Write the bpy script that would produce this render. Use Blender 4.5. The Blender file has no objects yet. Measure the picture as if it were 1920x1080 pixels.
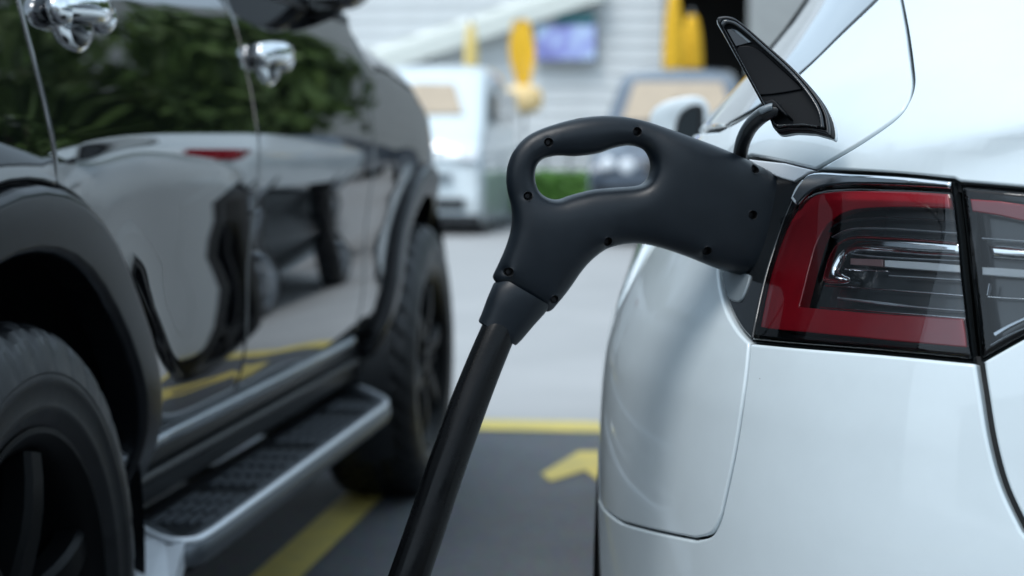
import bpy, bmesh, math, random
import numpy as np
from mathutils import Vector, Matrix
from mathutils.geometry import delaunay_2d_cdt
R = math.radians
random.seed(5)
rng = np.random.default_rng(5)
S = bpy.context.scene
COL = S.collection

# ------------------------------------------------------------------ camera, sky, sun, exposure
FPX, HZ, VPX, CAMZ = 3300.0, 280.0, 1380.0, .986
pitch = math.atan((540 - HZ) / FPX)
yaw = math.atan((VPX - 960) * math.cos(pitch) / FPX)
CAM = np.array([0, 0, CAMZ])
FW = np.array([-math.sin(yaw) * math.cos(pitch), math.cos(yaw) * math.cos(pitch), -math.sin(pitch)])
RT = np.array([math.cos(yaw), math.sin(yaw), 0.0])
UP = np.cross(RT, FW)
cd = bpy.data.cameras.new('camera'); cam = bpy.data.objects.new('camera', cd); COL.objects.link(cam)
cam.location = CAM
cam.rotation_euler = (R(90) - pitch, 0, yaw)
cd.sensor_width = 36; cd.lens = FPX * 36 / 1920
cd.clip_start = .02; cd.clip_end = 600
cd.dof.use_dof = True; cd.dof.focus_distance = 1.70; cd.dof.aperture_fstop = 4.2
S.camera = cam
SUN_EL, SUN_AZ = 58, 205          # degrees; azimuth clockwise from +Y
w = bpy.data.worlds.new('World'); S.world = w; w.use_nodes = True
nt = w.node_tree; bg = nt.nodes['Background']
sky = nt.nodes.new('ShaderNodeTexSky'); sky.sky_type = 'NISHITA'; sky.sun_disc = False
sky.sun_elevation = R(SUN_EL); sky.sun_rotation = R(SUN_AZ)
sky.air_density = 1.0; sky.dust_density = 3.0; sky.ozone_density = 1.0
# bright overcast veil: soft white cloud over the blue sky
tc = nt.nodes.new('ShaderNodeTexCoord'); nz = nt.nodes.new('ShaderNodeTexNoise')
nz.inputs['Scale'].default_value = 2.2; nz.inputs['Detail'].default_value = 5
mr = nt.nodes.new('ShaderNodeMapRange'); mr.inputs[1].default_value = .3; mr.inputs[2].default_value = .7
mr.inputs[3].default_value = .45; mr.inputs[4].default_value = .85
mx = nt.nodes.new('ShaderNodeMix'); mx.data_type = 'RGBA'
mx.inputs['B'].default_value = (7.2, 9.2, 10.9, 1)
nt.links.new(tc.outputs['Generated'], nz.inputs['Vector']); nt.links.new(nz.outputs['Fac'], mr.inputs[0])
nt.links.new(mr.outputs[0], mx.inputs['Factor']); nt.links.new(sky.outputs[0], mx.inputs['A'])
nt.links.new(mx.outputs['Result'], bg.inputs['Color'])
bg.inputs['Strength'].default_value = .085
ld = bpy.data.lights.new('sun', 'SUN'); ld.energy = 1.0; ld.angle = R(25); ld.color = (1, .985, .965)
sun = bpy.data.objects.new('sun', ld); COL.objects.link(sun)
_az, _el = R(SUN_AZ), R(SUN_EL)
_sd = Vector((math.sin(_az) * math.cos(_el), math.cos(_az) * math.cos(_el), math.sin(_el)))
sun.rotation_euler = _sd.to_track_quat('Z', 'Y').to_euler()
S.view_settings.view_transform = 'Standard'; S.view_settings.look = 'None'
S.view_settings.exposure = 0.84; S.view_settings.gamma = 1
S.view_settings.use_curve_mapping = False
S.cycles.max_bounces = 10; S.cycles.transparent_max_bounces = 12; S.cycles.glossy_bounces = 6
S.cycles.use_denoising = True

def ray(px, py):
    px = np.atleast_1d(np.asarray(px, float)); py = np.atleast_1d(np.asarray(py, float))
    return FW[None] + ((px - 960) / FPX)[:, None] * RT + ((540 - py) / FPX)[:, None] * UP
def proj(P):
    d = P - CAM; z = d @ FW
    return np.stack([960 + FPX * (d @ RT) / z, 540 - FPX * (d @ UP) / z], -1)
def on_ground(pts, z=0.0):
    p = np.array(pts, float); d = ray(p[:, 0], p[:, 1]); t = (z - CAMZ) / d[:, 2]
    return CAM + d * t[:, None]
def at(px, py, Y):                       # the point seen there at world depth Y
    d = ray(px, py)[0]; return CAM + d * (Y / d[1])

# ------------------------------------------------------------------ materials
MATS = {}
def pbr(name, col, rough=.5, metal=0, coat=0, coat_r=.03, spec=.5, var=0, vscale=6, bump=0, bscale=200, emit=None,
        alpha=1, trans=0, ior=1.5, sheen=0, dirt=None, coat_ior=1.5, rvar=0):
    if name in MATS: return MATS[name]
    m = bpy.data.materials.new(name); m.use_nodes = True; t = m.node_tree; b = t.nodes['Principled BSDF']
    b.inputs['Base Color'].default_value = (*col, 1); b.inputs['Roughness'].default_value = rough
    b.inputs['Metallic'].default_value = metal; b.inputs['Coat Weight'].default_value = coat
    b.inputs['Coat Roughness'].default_value = coat_r; b.inputs['Specular IOR Level'].default_value = spec
    b.inputs['Coat IOR'].default_value = coat_ior
    b.inputs['Transmission Weight'].default_value = trans; b.inputs['IOR'].default_value = ior
    if emit: b.inputs['Emission Color'].default_value = (*emit[:3], 1); b.inputs['Emission Strength'].default_value = emit[3]
    tcn = t.nodes.new('ShaderNodeTexCoord')
    if var or dirt or rvar:
        n = t.nodes.new('ShaderNodeTexNoise'); n.inputs['Scale'].default_value = vscale; n.inputs['Detail'].default_value = 8
        n.inputs['Roughness'].default_value = .65
        t.links.new(tcn.outputs['Object'], n.inputs['Vector'])
        r = t.nodes.new('ShaderNodeMapRange'); r.inputs[1].default_value = .3; r.inputs[2].default_value = .7
        t.links.new(n.outputs['Fac'], r.inputs[0])
        if var or dirt:
            k = t.nodes.new('ShaderNodeMix'); k.data_type = 'RGBA'
            c2 = dirt if dirt else tuple(min(1, c * (1 + var)) for c in col)
            c1 = col if dirt else tuple(c * (1 - var) for c in col)
            k.inputs['A'].default_value = (*c1, 1); k.inputs['B'].default_value = (*c2, 1)
            t.links.new(r.outputs[0], k.inputs['Factor']); t.links.new(k.outputs['Result'], b.inputs['Base Color'])
        if rvar:
            r2 = t.nodes.new('ShaderNodeMapRange'); r2.inputs[3].default_value = max(.02, rough - rvar); r2.inputs[4].default_value = rough + rvar
            r2.inputs[1].default_value = .3; r2.inputs[2].default_value = .7
            t.links.new(n.outputs['Fac'], r2.inputs[0]); t.links.new(r2.outputs[0], b.inputs['Roughness'])
    if bump:
        n2 = t.nodes.new('ShaderNodeTexNoise'); n2.inputs['Scale'].default_value = bscale; n2.inputs['Detail'].default_value = 3
        t.links.new(tcn.outputs['Object'], n2.inputs['Vector'])
        bp = t.nodes.new('ShaderNodeBump'); bp.inputs['Strength'].default_value = bump; bp.inputs['Distance'].default_value = .001
        t.links.new(n2.outputs['Fac'], bp.inputs['Height']); t.links.new(bp.outputs[0], b.inputs['Normal'])
    MATS[name] = m; return m
def clear_mat(name, tint, rough=.015, ior=1.5, dark=None):
    if name in MATS: return MATS[name]
    m = bpy.data.materials.new(name); m.use_nodes = True; t = m.node_tree
    for n in list(t.nodes):
        if n.type == 'BSDF_PRINCIPLED': t.nodes.remove(n)
    o = t.nodes['Material Output']; tr = t.nodes.new('ShaderNodeBsdfTransparent'); tr.inputs[0].default_value = (*tint, 1)
    g = t.nodes.new('ShaderNodeBsdfGlossy'); g.inputs['Roughness'].default_value = rough
    f = t.nodes.new('ShaderNodeFresnel'); f.inputs['IOR'].default_value = ior
    x = t.nodes.new('ShaderNodeMixShader')
    t.links.new(f.outputs[0], x.inputs[0]); t.links.new(tr.outputs[0], x.inputs[1]); t.links.new(g.outputs[0], x.inputs[2])
    t.links.new(x.outputs[0], o.inputs[0]); MATS[name] = m; return m

M_white = pbr('white_paint', (.67, .75, .785), .32, coat=1, coat_r=.02, var=.015, vscale=30, rvar=.03)
def specks(m):                             # road dust on the paint: sparse tiny dark spots
    t = m.node_tree; b = t.nodes['Principled BSDF']; src = b.inputs['Base Color'].links[0].from_socket
    tcn = t.nodes.new('ShaderNodeTexCoord'); v = t.nodes.new('ShaderNodeTexVoronoi'); v.inputs['Scale'].default_value = 28
    t.links.new(tcn.outputs['Object'], v.inputs['Vector'])
    a = t.nodes.new('ShaderNodeMath'); a.operation = 'LESS_THAN'; a.inputs[1].default_value = .035; t.links.new(v.outputs['Distance'], a.inputs[0])
    s = t.nodes.new('ShaderNodeSeparateColor'); t.links.new(v.outputs['Color'], s.inputs[0])
    c = t.nodes.new('ShaderNodeMath'); c.operation = 'LESS_THAN'; c.inputs[1].default_value = .22; t.links.new(s.outputs[0], c.inputs[0])
    d = t.nodes.new('ShaderNodeMath'); d.operation = 'MULTIPLY'; t.links.new(a.outputs[0], d.inputs[0]); t.links.new(c.outputs[0], d.inputs[1])
    k = t.nodes.new('ShaderNodeMix'); k.data_type = 'RGBA'; k.inputs['B'].default_value = (.16, .15, .14, 1)
    t.links.new(d.outputs[0], k.inputs['Factor']); t.links.new(src, k.inputs['A']); t.links.new(k.outputs['Result'], b.inputs['Base Color'])
specks(M_white)
M_seal = pbr('dark_seal', (.012, .014, .016), .7)
M_black = pbr('black_paint', (.003, .0035, .0045), .25, coat=1, coat_r=.010, coat_ior=2.6, spec=0)
M_trim = pbr('black_trim', (.006, .0075, .0095), .40, bump=.04, bscale=1500)
M_gloss = pbr('gloss_black_plastic', (.010, .012, .014), .10, coat=.5, spec=.5)
M_gun = pbr('grained_black_plastic', (.0045, .0078, .0118), .37, spec=.34, bump=.10, bscale=1600, var=.15, vscale=25, rvar=.05)
M_cable = pbr('cable_rubber', (.002, .0023, .0028), .27, spec=.2, var=.3, vscale=20, bump=.1, bscale=120, rvar=.1)
M_rub = pbr('tyre_rubber', (.0075, .0085, .010), .46, var=.3, vscale=14, bump=.25, bscale=300, rvar=.1)
M_chrome = pbr('chrome', (.82, .84, .86), .05, metal=1)
M_satin = pbr('satin_silver', (.52, .56, .60), .32, metal=.85, var=.08, vscale=12)
M_rimb = pbr('black_alloy', (.0025, .003, .0036), .42, spec=.10)
M_rims = pbr('grey_alloy', (.28, .30, .32), .3, metal=.9)
M_red = pbr('red_plastic', (.29, .007, .015), .22, coat=.6, var=.08, vscale=30)
M_lens = clear_mat('clear_lens', (.95, .965, .975), .02, 1.55)
M_glass = pbr('dark_glass', (.012, .016, .018), .03, spec=.8, coat=1, coat_r=.01)
M_led = pbr('light_strip_plastic', (.62, .66, .68), .3, coat=.6)
M_ledr = pbr('pinkish_strip_plastic', (.22, .13, .13), .3, coat=.6)
M_house = pbr('lamp_housing', (.020, .025, .028), .22, coat=.4)
M_grey = pbr('grey_plastic', (.15, .18, .20), .35)
M_silver = pbr('silver_paint', (.78, .82, .86), .35, metal=.1, coat=.5, var=.05, vscale=12)
M_flare = pbr('satin_black_flare', (.005, .006, .008), .28, spec=.35)
M_flap = pbr('matt_black_moulding', (.0040, .0050, .0065), .45, spec=.14)
M_smoke = pbr('smoked_chrome', (.66, .69, .72), .12, metal=1)
M_edge = pbr('dark_satin_edge', (.12, .135, .15), .38, metal=.6, var=.1, vscale=12)
M_screw = pbr('screw_steel', (.03, .03, .032), .4, metal=1)
M_hole = pbr('recess_black', (.006, .006, .007), .6)

# ------------------------------------------------------------------ object helpers
def root(name, label, cat, loc, group=None):
    o = bpy.data.objects.new(name, None); COL.objects.link(o); o.location = loc; o.empty_display_size = .1
    o['label'] = label; o['category'] = cat
    if group: o['group'] = group
    return o
def origin(p):
    v = Vector((0, 0, 0))
    while p is not None: v += p.location; p = p.parent
    return np.array(v)
def obj(name, V, F, mats, parent=None, normals=None, midx=None, smooth=True):
    V = np.asarray(V, float)
    if parent is not None: V = V - origin(parent)
    me = bpy.data.meshes.new(name); me.from_pydata(V.tolist(), [], [list(map(int, f)) for f in F])
    if not isinstance(mats, (list, tuple)): mats = [mats]
    for m in mats: me.materials.append(m)
    if midx is not None: me.polygons.foreach_set('material_index', np.asarray(midx, dtype=np.int32))
    me.polygons.foreach_set('use_smooth', np.full(len(F), smooth, dtype=bool))
    me.update()
    if normals is not None: me.normals_split_custom_set_from_vertices(np.asarray(normals, float).tolist())
    o = bpy.data.objects.new(name, me); COL.objects.link(o)
    if parent is not None: o.parent = parent
    return o
def tag(o, label, cat, group=None, kind=None):
    o['label'] = label; o['category'] = cat
    if group: o['group'] = group
    if kind: o['kind'] = kind
    return o
def structure(o): o['kind'] = 'structure'; return o
class MB:                                  # collects simple solids
    def __init__(s): s.V = []; s.F = []
    def add(s, V, F):
        n = len(s.V); s.V += [tuple(v) for v in V]; s.F += [[i + n for i in f] for f in F]; return s
    def box(s, x0, x1, y0, y1, z0, z1, bev=0):
        if bev <= 0:
            V = [(x, y, z) for x in (x0, x1) for y in (y0, y1) for z in (z0, z1)]
            return s.add(V, [(0, 1, 3, 2), (4, 6, 7, 5), (0, 4, 5, 1), (2, 3, 7, 6), (0, 2, 6, 4), (1, 5, 7, 3)])
        bm = bmesh.new(); bmesh.ops.create_cube(bm, size=1)
        for v in bm.verts:
            v.co = Vector(((x0 + x1) / 2 + v.co.x * (x1 - x0), (y0 + y1) / 2 + v.co.y * (y1 - y0), (z0 + z1) / 2 + v.co.z * (z1 - z0)))
        bmesh.ops.bevel(bm, geom=bm.edges[:], offset=bev, segments=2, affect='EDGES', profile=.6)
        bm.verts.index_update(); V = [v.co[:] for v in bm.verts]; F = [[v.index for v in f.verts] for f in bm.faces]; bm.free()
        return s.add(V, F)
    def tube(s, path, rad, n=16, cap=True, ry=None, upv=None):
        P = np.array(path, float); m = len(P); rad = np.broadcast_to(np.asarray(rad, float), (m,))
        r2 = rad if ry is None else np.broadcast_to(np.asarray(ry, float), (m,))
        T = np.gradient(P, axis=0); T /= np.linalg.norm(T, axis=1)[:, None]
        u = np.array(upv if upv is not None else ((0, 0, 1) if abs(T[0][2]) < .9 else (0, 1, 0)), float)
        V = []; 
        for i in range(m):
            a = u - T[i] * (u @ T[i]); a /= np.linalg.norm(a); b = np.cross(T[i], a); u = a if upv is None else u
            for k in range(n):
                th = 2 * math.pi * k / n; V.append(P[i] + a * math.cos(th) * rad[i] + b * math.sin(th) * r2[i])
        F = [(i * n + k, i * n + (k + 1) % n, (i + 1) * n + (k + 1) % n, (i + 1) * n + k) for i in range(m - 1) for k in range(n)]
        if cap: F += [list(range(n))[::-1], [(m - 1) * n + k for k in range(n)]]
        return s.add(V, F)
    def prism(s, pts, axis_fn, t0, t1):    # polygon swept between two parameter values
        n = len(pts); V = [axis_fn(p, t0) for p in pts] + [axis_fn(p, t1) for p in pts]
        F = [list(range(n))[::-1], list(range(n, 2 * n))] + [(i, (i + 1) % n, n + (i + 1) % n, n + i) for i in range(n)]
        return s.add(V, F)
    def ball(s, c, r, nu=20, nv=12, p=2.0):
        c = np.array(c); r = np.array(r) * np.ones(3); V = []
        sp = lambda v: np.sign(v) * abs(v) ** (2 / p)
        for j in range(nv + 1):
            a = -math.pi / 2 + math.pi * j / nv
            for i in range(nu):
                b = 2 * math.pi * i / nu
                V.append(c + r * np.array([sp(math.cos(a)) * sp(math.cos(b)), sp(math.cos(a)) * sp(math.sin(b)), sp(math.sin(a))]))
        F = [(j * nu + i, j * nu + (i + 1) % nu, (j + 1) * nu + (i + 1) % nu, (j + 1) * nu + i) for j in range(nv) for i in range(nu)]
        return s.add(V, F)
    def build(s, name, mat, parent=None, smooth=False, auto=None):
        o = obj(name, s.V, s.F, mat, parent, smooth=smooth or auto is not None)
        if auto is not None:
            bm = bmesh.new(); bm.from_mesh(o.data); bmesh.ops.recalc_face_normals(bm, faces=bm.faces)
            for e in bm.edges:
                if len(e.link_faces) == 2 and e.calc_face_angle(0) > R(auto): e.smooth = False
            bm.to_mesh(o.data); bm.free()
        return o

def spl(xs, ys):
    xs = np.array(xs, float); ys = np.array(ys, float); n = len(xs); h = np.diff(xs); d = np.diff(ys) / h
    m = np.zeros(n); m[0] = d[0]; m[-1] = d[-1]
    for i in range(1, n - 1):
        if d[i - 1] * d[i] > 0:
            w1 = 2 * h[i] + h[i - 1]; w2 = h[i] + 2 * h[i - 1]; m[i] = (w1 + w2) / (w1 / d[i - 1] + w2 / d[i])
    def f(x):
        x = np.clip(np.asarray(x, float), xs[0], xs[-1]); i = np.clip(np.searchsorted(xs, x) - 1, 0, n - 2)
        t = (x - xs[i]) / h[i]
        return (1 + 2 * t) * (1 - t) ** 2 * ys[i] + t * (1 - t) ** 2 * h[i] * m[i] + t * t * (3 - 2 * t) * ys[i + 1] + t * t * (t - 1) * h[i] * m[i + 1]
    return f
def cr(pts, n=6, closed=False):            # Catmull-Rom through the points
    p = np.array(pts, float); m = len(p); out = []
    g = (lambda i: p[i % m]) if closed else (lambda i: p[min(max(i, 0), m - 1)])
    for i in range(m if closed else m - 1):
        a, b, c, d = g(i - 1), g(i), g(i + 1), g(i + 2)
        for k in range(n):
            t = k / n
            out.append(.5 * (2 * b + (c - a) * t + (2 * a - 5 * b + 4 * c - d) * t * t + (3 * b - a - 3 * c + d) * t ** 3))
    if not closed: out.append(p[-1])
    return np.array(out)
def area(p): return .5 * np.sum(p[:, 0] * np.roll(p[:, 1], -1) - np.roll(p[:, 0], -1) * p[:, 1])
def clean(p, eps=1e-5):
    p = np.asarray(p, float); k = np.linalg.norm(p - np.roll(p, 1, 0), axis=1) > eps; return p[k]
def resample(p, step):
    out = []
    for i in range(len(p)):
        a, b = p[i], p[(i + 1) % len(p)]; n = max(1, int(math.ceil(np.linalg.norm(b - a) / step)))
        for k in range(n): out.append(a + (b - a) * k / n)
    return np.array(out)
def inward(p):
    e = np.roll(p, -1, 0) - p; e /= np.linalg.norm(e, axis=1)[:, None] + 1e-12
    n1 = np.stack([-e[:, 1], e[:, 0]], 1); n0 = np.roll(n1, 1, 0); s = n0 + n1
    l = np.linalg.norm(s, axis=1)[:, None]; s = np.where(l > 1e-6, s / np.maximum(l, 1e-6), n1)
    c = np.maximum((s * n1).sum(1), .5); return s / c[:, None]
def seg_dist(q, loops):
    d = np.full(len(q), 1e9)
    for p in loops:
        a = p; b = np.roll(p, -1, 0); ab = b - a; L = (ab ** 2).sum(1) + 1e-18
        for s in range(0, len(q), 2000):
            x = q[s:s + 2000, None, :]; t = np.clip(((x - a) * ab).sum(-1) / L, 0, 1)
            d[s:s + 2000] = np.minimum(d[s:s + 2000], np.sqrt(((a + ab * t[..., None] - x) ** 2).sum(-1)).min(1))
    return d
def inside(q, loops):
    r = np.zeros(len(q), bool)
    for p in loops:
        a = p; b = np.roll(p, -1, 0)
        for s in range(0, len(q), 4000):
            x = q[s:s + 4000]
            c = ((a[:, 1] > x[:, None, 1]) != (b[:, 1] > x[:, None, 1]))
            with np.errstate(divide='ignore', invalid='ignore'):
                xi = a[:, 0] + (x[:, None, 1] - a[:, 1]) * (b[:, 0] - a[:, 0]) / (b[:, 1] - a[:, 1])
            r[s:s + 4000] ^= ((c & (x[:, None, 0] < xi)).sum(1) % 2).astype(bool)
    return r
def hexgrid(loops, g, dmin):
    p = loops[0]; lo = p.min(0); hi = p.max(0)
    ys = np.arange(lo[1], hi[1], g * .866); q = []
    for j, y in enumerate(ys):
        xs = np.arange(lo[0] + (g / 2 if j % 2 else 0), hi[0], g); q.append(np.stack([xs, np.full(len(xs), y)], 1))
    q = np.concatenate(q); q = q[inside(q, loops)]
    return q[seg_dist(q, loops) > dmin] if len(q) else q
def triangulate(pts, edges, loops):
    vs, es, fs, ov, oe, of = delaunay_2d_cdt([Vector((float(a), float(b))) for a, b in pts], edges, [], 0, 1e-9)
    V = np.array([v[:] for v in vs]); idx = np.array([o[0] if o else -1 for o in ov]); T = np.array(fs)
    c = V[T].mean(1); ok = inside(c, loops) & (idx[T] >= 0).all(1)
    return idx[T[ok]]
def with_normals(f, outc):
    outc = np.array(outc, float)
    def ev(q):
        e = 1e-3; P = f(q); du = f(q + [e, 0]) - f(q - [e, 0]); dv = f(q + [0, e]) - f(q - [0, e])
        N = np.cross(du, dv); N /= np.linalg.norm(N, axis=1)[:, None] + 1e-15
        s = np.sign(((P - outc) * N).sum(1)); s[s == 0] = 1
        return P, N * s[:, None]
    return ev
def patch(name, loops, ev, mats, parent=None, gap=.002, r=.003, step=.006, grid=.012, dep=0., skirt=.012, flange=.0, back=False):
    """A panel that follows a surface: its own rolled edge, a wall going in, and a flange under the gap."""
    if not isinstance(loops, list): loops = [loops]
    L = []
    for i, p in enumerate(loops):
        p = clean(p); p = p if (area(p) > 0) == (i == 0) else p[::-1]; L.append(resample(p, step))
    pts = []; dp = []; tilt = []; nin = []; edges = []; rings0 = []
    for p in L:
        n = inward(p); q = p + n * gap; k = len(pts); m = len(q)
        pts += list(q); dp += [r] * m; tilt += [1.] * m; nin += list(n); edges += [(k + i, k + (i + 1) % m) for i in range(m)]
        rings0.append((k, m))
    inner = [np.array(pts[k:k + m]) for k, m in rings0]
    if r > 0:
        for fr in (.12, .35, .65, 1.0):
            for p in L:
                n = inward(p); q = p + n * (gap + r * fr); ok = seg_dist(q, inner) > r * fr * .9; ok &= inside(q, inner)
                c = 1 - fr; pts += list(q[ok]); nin += list(n[ok]); dp += [r - math.sqrt(max(0, r * r - (r * c) ** 2))] * ok.sum(); tilt += [c] * ok.sum()
    g = hexgrid(inner, grid, max(r * 1.0, 0) + min(grid, step * 1.5) * .6)
    pts += list(g); dp += [0.] * len(g); tilt += [0.] * len(g); nin += [np.zeros(2)] * len(g)
    pts = np.array(pts); dp = np.array(dp); tilt = np.array(tilt); nin = np.array(nin)
    T = triangulate(pts, edges, inner)
    P, N = ev(pts); e = 1e-3
    Po, _ = ev(pts - nin * e); out = Po - P; ln = np.linalg.norm(out, axis=1)[:, None]; out = np.where(ln > 1e-9, out / np.maximum(ln, 1e-9), 0)
    V = P - N * (dp + dep)[:, None]
    NN = N * np.sqrt(np.maximum(0, 1 - tilt ** 2))[:, None] + out * tilt[:, None]; NN /= np.linalg.norm(NN, axis=1)[:, None] + 1e-12
    fn = np.cross(V[T[:, 1]] - V[T[:, 0]], V[T[:, 2]] - V[T[:, 0]]); fl = (fn * N[T].mean(1)).sum(1) < 0
    T[fl] = T[fl][:, ::-1]
    V = list(V); NN = list(NN); F = [list(t) for t in T]; mi = [0] * len(F)
    flipw = None
    for k, m in rings0:
        a = len(V); o3 = out[k:k + m]
        V += [P[k + i] - N[k + i] * (r + dep) for i in range(m)]; NN += list(o3)
        V += [P[k + i] - N[k + i] * (skirt + dep) for i in range(m)]; NN += list(o3)
        for i in range(m):
            j = (i + 1) % m; f = [a + i, a + j, a + m + j, a + m + i]
            fnn = np.cross(V[f[1]] - V[f[0]], V[f[3]] - V[f[0]])
            if fnn @ o3[i] < 0: f = f[::-1]
            F.append(f); mi.append(0)
        if flange > 0:
            b = len(V); q = pts[k:k + m] - nin[k:k + m] * (gap + flange); Pq, Nq = ev(q)
            V += [P[k + i] - N[k + i] * (skirt + dep) for i in range(m)]; NN += list(Nq)
            V += list(Pq - Nq * (skirt + dep)); NN += list(Nq)
            for i in range(m):
                j = (i + 1) % m; f = [b + i, b + j, b + m + j, b + m + i]
                fnn = np.cross(V[f[1]] - V[f[0]], V[f[3]] - V[f[0]])
                if fnn @ Nq[i] < 0: f = f[::-1]
                F.append(f); mi.append(1)
    if back:
        a = len(V); n0 = len(pts); V += list(P - N * (skirt + dep)[..., None] if np.ndim(skirt) else P - N * (skirt + dep)); NN += list(-N)
        for t in T: F.append([a + t[2], a + t[1], a + t[0]]); mi.append(0)
    if not isinstance(mats, (list, tuple)): mats = [mats]
    if flange > 0 and len(mats) == 1: mats = [mats[0], M_seal]
    return obj(name, V, F, mats, parent, normals=NN, midx=mi)
def mirror_copy(o, x0, parent):
    """Copy of a part mirrored across the plane x = x0."""
    c = o.copy(); COL.objects.link(c); c.parent = parent
    ox = origin(parent)[0]; c.scale.x = -o.scale.x; c.location.x = 2 * (x0 - ox) - o.location.x
    for ch in o.children:
        g = ch.copy(); COL.objects.link(g); g.parent = c
    return c

def wheel(name, parent, c, rt, wd, rim_r, side, rimmat, spokes=6, twin=True, grooves=True, lugs=6):
    """Tyre with tread, dished rim with spokes, hub and nuts; axis along X, outer face towards side."""
    c = np.array(c, float)
    prof = [(rim_r, .36), (rim_r + .012, .46), (rim_r + .03, .50), (rim_r + .034, .507), (rim_r + .040, .507), (rim_r + .044, .505), (rim_r + .064, .515), (rim_r + .068, .520), (rim_r + .074, .520), (rim_r + .078, .517), ((rim_r + rt) / 2 + .01, .52), (rt - .035, .50), (rt - .018, .47), (rt - .006, .42), (rt, .36)]
    cols = prof + [(rt + .002, .36 - .72 * k / 14) for k in range(1, 14)] + [(a, -b) for a, b in prof[::-1]]
    n = 288 if grooves else 64; V = []
    for i in range(n):
        th = 2 * math.pi * i / n
        for j, (rr, xx) in enumerate(cols):
            if grooves and len(prof) - 4 <= j < len(cols) - len(prof) + 4:
                jj = j - len(prof)
                if jj in (3, 4, 9, 10): rr -= .009
                elif ((i + (jj * 2 if jj < 7 else -jj * 2)) % 8) < 2 : rr -= .008
            V.append((c[0] + side * xx * wd, c[1] + rr * math.cos(th), c[2] + rr * math.sin(th)))
    m = len(cols); F = [(i * m + j, ((i + 1) % n) * m + j, ((i + 1) % n) * m + j + 1, i * m + j + 1) for i in range(n) for j in range(m - 1)]
    wh = MB()
    w_ = bpy.data.objects.new(name, None); COL.objects.link(w_); w_.parent = parent; w_.empty_display_size = .1
    mb = MB(); mb.add(V, F); mb.build('tyre', M_rub, w_, auto=28)
    cols = [(rim_r + .012, .47), (rim_r + .004, .475), (rim_r - .006, .45), (rim_r - .018, .40), (rim_r - .03, .20), (rim_r - .04, -.1), (rim_r - .03, -.45)]
    V = []; n = 72
    for i in range(n):
        th = 2 * math.pi * i / n
        for rr, xx in cols: V.append((c[0] + side * xx * wd, c[1] + rr * math.cos(th), c[2] + rr * math.sin(th)))
    m = len(cols); F = [(i * m + j, ((i + 1) % n) * m + j, ((i + 1) % n) * m + j + 1, i * m + j + 1) for i in range(n) for j in range(m - 1)]
    mb = MB(); mb.add(V, F); rim = mb.build('rim', rimmat, w_, auto=40)
    for k in range(spokes):
        for s in ((-1, 1) if twin else (0,)):
            a = 2 * math.pi * k / spokes + .3; pts = []
            mb = MB(); rows = []
            for t in np.linspace(0, 1, 6):
                rr = .05 + (rim_r - .07) * t; off = s * (.012 + .030 * t); hw = .017 + .006 * (1 - t) if twin else .03 - .008 * t
                xo = (.36 + .06 * math.sin(t * 2.6)) * wd
                ca, sa = math.cos(a), math.sin(a)
                for dx, dt in ((0, -hw), (.008, -hw * .7), (.008, hw * .7), (0, hw), (-.03, hw), (-.03, -hw)):
                    tt = off + dt; rows.append((c[0] + side * (xo + dx), c[1] + rr * ca - tt * sa, c[2] + rr * sa + tt * ca))
            F = [(i * 6 + j, i * 6 + (j + 1) % 6, (i + 1) * 6 + (j + 1) % 6, (i + 1) * 6 + j) for i in range(5) for j in range(6)] + [list(range(6)), list(range(30, 36))[::-1]]
            mb.add(rows, F).build('spoke', rimmat, w_, auto=35)
    mb = MB(); mb.tube([(c[0] + side * .25 * wd, c[1], c[2]), (c[0] + side * .40 * wd, c[1], c[2]), (c[0] + side * .43 * wd, c[1], c[2])], [.075, .072, .05], 24)
    mb.build('hub', rimmat, w_, auto=30)
    for k in range(lugs):
        a = 2 * math.pi * k / lugs; y = c[1] + .052 * math.cos(a); z = c[2] + .052 * math.sin(a)
        MB().tube([(c[0] + side * .38 * wd, y, z), (c[0] + side * .46 * wd, y, z)], .010, 6).build('wheel_nut', M_screw, w_)
    MB().tube([(c[0] + side * .02 * wd, c[1], c[2]), (c[0] + side * .06 * wd, c[1], c[2])], rim_r * .72, 40).build('brake_disc', M_rims, w_, auto=30)
    return w_
# ------------------------------------------------------------------ setting: ground, markings
def concrete():
    m = bpy.data.materials.new('lane_concrete'); m.use_nodes = True; t = m.node_tree; b = t.nodes['Principled BSDF']
    tc = t.nodes.new('ShaderNodeTexCoord'); n1 = t.nodes.new('ShaderNodeTexNoise'); n1.inputs['Scale'].default_value = .9; n1.inputs['Detail'].default_value = 10
    n2 = t.nodes.new('ShaderNodeTexNoise'); n2.inputs['Scale'].default_value = 60; n2.inputs['Detail'].default_value = 6
    k = t.nodes.new('ShaderNodeMix'); k.data_type = 'RGBA'; k.inputs['A'].default_value = (.29, .295, .295, 1); k.inputs['B'].default_value = (.43, .43, .425, 1)
    k2 = t.nodes.new('ShaderNodeMix'); k2.data_type = 'RGBA'; k2.blend_type = 'MULTIPLY'; k2.inputs['Factor'].default_value = .5
    for n in (n1, n2): t.links.new(tc.outputs['Object'], n.inputs['Vector'])
    t.links.new(n1.outputs['Fac'], k.inputs['Factor']); t.links.new(k.outputs['Result'], k2.inputs['A']); t.links.new(n2.outputs['Color'], k2.inputs['B'])
    t.links.new(k.outputs['Result'], b.inputs['Base Color']); b.inputs['Roughness'].default_value = .8
    bp = t.nodes.new('ShaderNodeBump'); bp.inputs['Strength'].default_value = .3; bp.inputs['Distance'].default_value = .004
    t.links.new(n2.outputs['Fac'], bp.inputs['Height']); t.links.new(bp.outputs[0], b.inputs['Normal'])
    return m
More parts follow.
